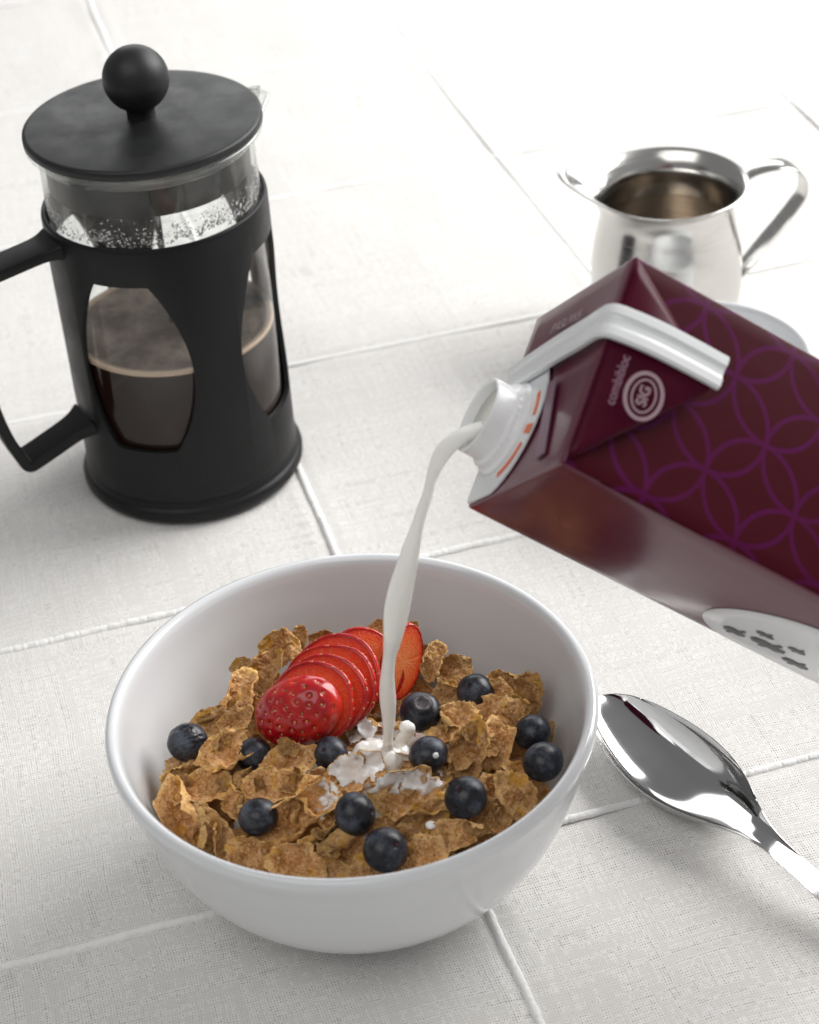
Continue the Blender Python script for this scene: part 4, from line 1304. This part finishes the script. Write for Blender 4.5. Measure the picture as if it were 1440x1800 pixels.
def slab(name, pts, nrm, th, m, parent=carton, smooth=False):
    """flat polygon pts (local) extruded by th along nrm"""
    bm = bmesh.new(); nrm = Vector(nrm).normalized()
    vs = [bm.verts.new(Vector(p)) for p in pts]; f = bm.faces.new(vs)
    r = bmesh.ops.extrude_face_region(bm, geom=[f]); nv_ = [e_ for e_ in r['geom'] if isinstance(e_, bmesh.types.BMVert)]
    bmesh.ops.translate(bm, vec=nrm * th, verts=nv_)
    bmesh.ops.recalc_face_normals(bm, faces=bm.faces)
    me = bpy.data.meshes.new(name); bm.to_mesh(me); bm.free()
    return link(name, me, parent, m, smooth=smooth)


# ear flap: triangle hinged on the top front edge, lifted a little off the front face
def tri_pts(n=16):
    E0 = Vector((.0010, -.0006, .0006)); E1 = Vector((CW - .0010, -.0012, .0006)); AP = Vector((.0305, -.0068, .0355))
    return E0, E1, AP
E0, E1, AP = tri_pts()
bm = bmesh.new(); rows_ = []
for i in range(15):
    t = i / 14; a0 = E0.lerp(AP, t); a1 = E1.lerp(AP, t); row = []
    for j in range(15):
        q = a0.lerp(a1, j / 14); q.y -= .0028 * sin(pi * j / 14) * sin(pi * t); row.append(bm.verts.new(q))
    rows_.append(row)
for i in range(14):
    for j in range(14):
        bm.faces.new((rows_[i][j], rows_[i][j + 1], rows_[i + 1][j + 1], rows_[i + 1][j]))
bmesh.ops.remove_doubles(bm, verts=bm.verts, dist=1e-6)
me = bpy.data.meshes.new('ear_flap'); bm.to_mesh(me); bm.free(); fixnormals(me)
mear = mat('burgundy_flap', (.056, .0006, .012), rough=.36, spec=.16)
ef = link('ear_flap', me, carton, mear); md = ef.modifiers.new('s', 'SOLIDIFY'); md.thickness = .0005; md.offset = 0

# white crimped seam: over the top face, folded over the edge, down the ear to its apex
sm = spline([(.0258, CD - .0003, -.0014), (.0255, .050, -.0020), (.0252, .030, -.0024), (.0250, .012, -.0024), (.0251, .0030, -.0027), (.0252, -.0005, -.0026), (.0254, -.0036, -.0012), (.0256, -.0056, .0030), (.0258, -.0078, .012), (.0259, -.0086, .024), (.0260, -.0088, .0355)], 6)
path = [Vector(p) for p in sm]
def ssec(i, t):
    W = .0112; n = 28; top = []
    for k in range(n + 1):
        u = k / n - .5
        top.append((W * u, .0005 + .0006 * (abs(u) > .21 and abs(u) < .46) + .0003 * (abs(u) > .14)))
    return [(a, b) for a, b in top] + [(W / 2, -.0005), (-W / 2, -.0005)]
vs, fs = sweep(path, lambda i, t: [(a, -b) for a, b in ssec(i, t)], side=Vector((1, 0, 0)))
so = link('top_seam', fixnormals(mesh('top_seam', vs, fs)), carton, mwh); so.modifiers.new('es', 'EDGE_SPLIT').split_angle = radians(40)

# white printed field and spout on the top face
cx_, cy_ = .0445, .0560
pts = []
for k in range(40):
    t = 2 * pi * k / 40; x = .0460 + .0268 * cos(t); y = .0575 + .0262 * sin(t)
    if y < CD - .0006: pts.append((min(x, CW - .0008), y, -.0003))
    elif t < pi / 2: pts.append((min(x, CW - .0008), CD - .0006, -.0003))
pts2 = []
for p in pts:
    if not pts2 or (Vector(p) - Vector(pts2[-1])).length > 1e-4: pts2.append(p)
lastx = pts2[-1]
slab('white_panel', pts2, (0, 0, -1), .0006, mwh)
SPC = Vector((.0475, .0530, 0))
sp_root_prof = [(.0162, -.0009), (.0162, -.0022), (.0152, -.0028), (.0146, -.0034), (.0143, -.0050), (.0134, -.0056), (.0130, -.0062), (.0129, -.0120), (.0124, -.0124), (.0115, -.0121), (.0112, -.0112), (.0112, -.0020)]
vs, fs = lathe(sp_root_prof, 72)
# fine grips round the collar
vs = [Vector(v) for v in vs]
for i, v in enumerate(vs):
    r = hypot(v.x, v.y)
    if .0142 < r < .0147: k = 1 + .02 * cos(atan2(v.y, v.x) * 36); v.x *= k; v.y *= k
so = link('spout', fixnormals(mesh('spout', vs, fs)), carton, mwhp); so.location = SPC
so.modifiers.new('es', 'EDGE_SPLIT').split_angle = radians(45)
mdk = mat('milk_in_spout', (.86, .84, .76), rough=.15)
q = link('milk_in_spout', lathe_mesh('milk_in_spout', [(0, -.0095), (.0112, -.0092), (.0112, -.007), (0, -.007)], 48), carton, mdk); q.location = SPC

# orange opening arrow, printed
def arc_pts(r0, r1, t0, t1, n=14):
    return [(SPC.x + r1 * cos(radians(t0 + (t1 - t0) * k / n)), SPC.y + r1 * sin(radians(t0 + (t1 - t0) * k / n)), -.00105) for k in range(n + 1)] + \
           [(SPC.x + r0 * cos(radians(t1 + (t0 - t1) * k / n)), SPC.y + r0 * sin(radians(t1 + (t0 - t1) * k / n)), -.00105) for k in range(n + 1)]
ap = bmesh.new()
for t0, t1, r0, r1 in ((-62, -18, .0178, .0196), (-120, -92, .0178, .0194), (-82, -72, .0166, .0208)):
    vs_a = [ap.verts.new(p) for p in arc_pts(r0, r1, t0, t1)]; ap.faces.new(vs_a)
me = bpy.data.meshes.new('arrow_print'); ap.to_mesh(me); ap.free()
o = link('arrow_print', fixnormals(me), carton, mor, smooth=False); md = o.modifiers.new('s', 'SOLIDIFY'); md.thickness = .0002
# pale lilac stripe beside the white panel
slab('pale_stripe', [(.0352, .0275, -.0004), (.0650, .0150, -.0004), (.0660, .0210, -.0004), (.0360, .0325, -.0004)], (0, 0, -1), .0004, mlil)


def text_on(name, body_, size, loc, ex, ey, m, bold=0., sx=1.):
    """lettering: ex = reading direction, ey = up direction of the letters (carton axes)"""
    cu = bpy.data.curves.new(name, 'FONT'); cu.body = body_; cu.size = size; cu.extrude = .00008; cu.align_x = 'CENTER'; cu.align_y = 'CENTER'; cu.offset = bold
    to = bpy.data.objects.new('tmp', cu); COL.objects.link(to); me = evaluated(to, name); bpy.data.objects.remove(to)
    ex = Vector(ex).normalized(); ey = Vector(ey).normalized(); ez = ex.cross(ey)
    o = link(name, me, carton, m, smooth=False)
    M = Matrix((ex * sx, ey, ez)).transposed().to_4x4(); M.translation = Vector(loc); o.matrix_local = M
    return o


text_on('date_print', 'PASL/W5', .0052, (.0128, .0358, -.0009), (0.06, -1, 0), (-1, -.06, 0), mtxt, .00008, 1.05)
# emblem on the ear: oval ring with S I G read from below
EC = Vector((.0452, -.0072, .0138)); en = (E1 - E0).cross(AP - E0).normalized()
if en.y > 0: en = -en
eu = (E1 - E0).normalized(); evv = en.cross(eu)
if evv.z < 0: evv = -evv
def ear(u, v, off=0.): return EC + eu * u + evv * v + en * off
def ring_print(name, cu_, cv, ru, rv_, wdt, m, off, rot=0.):
    bm = bmesh.new(); n = 48; O, I = [], []
    for k in range(n):
        t = 2 * pi * k / n
        for L_, s_ in ((O, 0), (I, wdt)):
            x, y = (ru - s_) * cos(t), (rv_ - s_) * sin(t)
            x, y = x * cos(rot) - y * sin(rot), x * sin(rot) + y * cos(rot)
            L_.append(bm.verts.new(ear(cu_ + x, cv + y, off)))
    for k in range(n):
        bm.faces.new((O[k], O[(k + 1) % n], I[(k + 1) % n], I[k]))
    me = bpy.data.meshes.new(name); bm.to_mesh(me); bm.free(); o = link(name, fixnormals(me), carton, m, smooth=False)
    o.modifiers.new('s', 'SOLIDIFY').thickness = .0002; return o
OFF = .0024
ring_print('emblem_ring', 0, 0, .0080, .0062, .0012, mtxt, OFF)
ring_print('emblem_inner_ring', 0, 0, .0056, .0039, .0006, mtxt, OFF)
text_on('emblem_letters', 'SIG', .0046, ear(0, 0, OFF), -eu, en.cross(-eu), mtxt, .0001)
text_on('maker_print', 'combibloc', .0042, ear(-.0015, -.0088, OFF), -eu, en.cross(-eu), mlil, .00004, .95)

# oval picture label on the lower side face (a = CW)
def side_pt(y, z, off):
    q = carton_pt(CW, y, z); fy, fz = y / CD, z / CL
    return Vector((CW + .0026 * sin(pi * fy) * sin(pi * min(1, fz * 1.15)) + off, y, z))
def side_patch(name, outline_, m, off):
    """fan patch following the bulge"""
    cy = sum(p[0] for p in outline_) / len(outline_); cz = sum(p[1] for p in outline_) / len(outline_)
    bm = bmesh.new(); c0 = bm.verts.new(side_pt(cy, cz, off)); n = len(outline_); prev = None; rings = []
    for r in (.2, .4, .6, .8, 1.):
        rings.append([bm.verts.new(side_pt(cy + (y - cy) * r, cz + (z - cz) * r, off)) for y, z in outline_])
    for k in range(n):
        bm.faces.new((c0, rings[0][k], rings[0][(k + 1) % n]))
        for a, b in zip(rings, rings[1:]): bm.faces.new((a[k], b[k], b[(k + 1) % n], a[(k + 1) % n]))
    me = bpy.data.meshes.new(name); bm.to_mesh(me); bm.free()
    o = link(name, fixnormals(me), carton, m); md = o.modifiers.new('s', 'SOLIDIFY'); md.thickness = .00012; return o
def ell(cy, cz, ry, rz, n=48, wob=0., sd=0):
    return [(cy + ry * cos(2 * pi * k / n) * (1 + wob * noise.noise(Vector((3 * cos(2 * pi * k / n), 3 * sin(2 * pi * k / n), sd)))), cz + rz * sin(2 * pi * k / n) * (1 + wob * noise.noise(Vector((3 * cos(2 * pi * k / n), 3 * sin(2 * pi * k / n), sd + 5))))) for k in range(n)]
lab = [(min(y, CD - .0016), z) for y, z in ell(.0435, .1180, .0262, .0365, 64)]
side_patch('oval_label', lab, mwh, .0003)
# grazing animals drawn as grey silhouettes
cow = [(-.2, -.9), (.1, -1.0), (.35, -.7), (.25, -.3), (.55, -.25), (.5, .0), (.3, .1), (.35, .6), (.15, .95), (-.1, .8), (-.15, .3), (-.5, .35), (-.55, .1), (-.2, .0), (-.3, -.5)]
for cy, cz, s, asp in ((.0525, .0970, .0080, .55), (.0500, .1090, .0085, .85), (.0415, .1020, .0045, .8), (.0420, .1150, .0045, .8), (.0555, .1235, .0062, .9)):
    side_patch('printed_animal', [(cy + q[0] * s * 1.1, cz + q[1] * s * asp) for q in cow], mgrey, .0006)
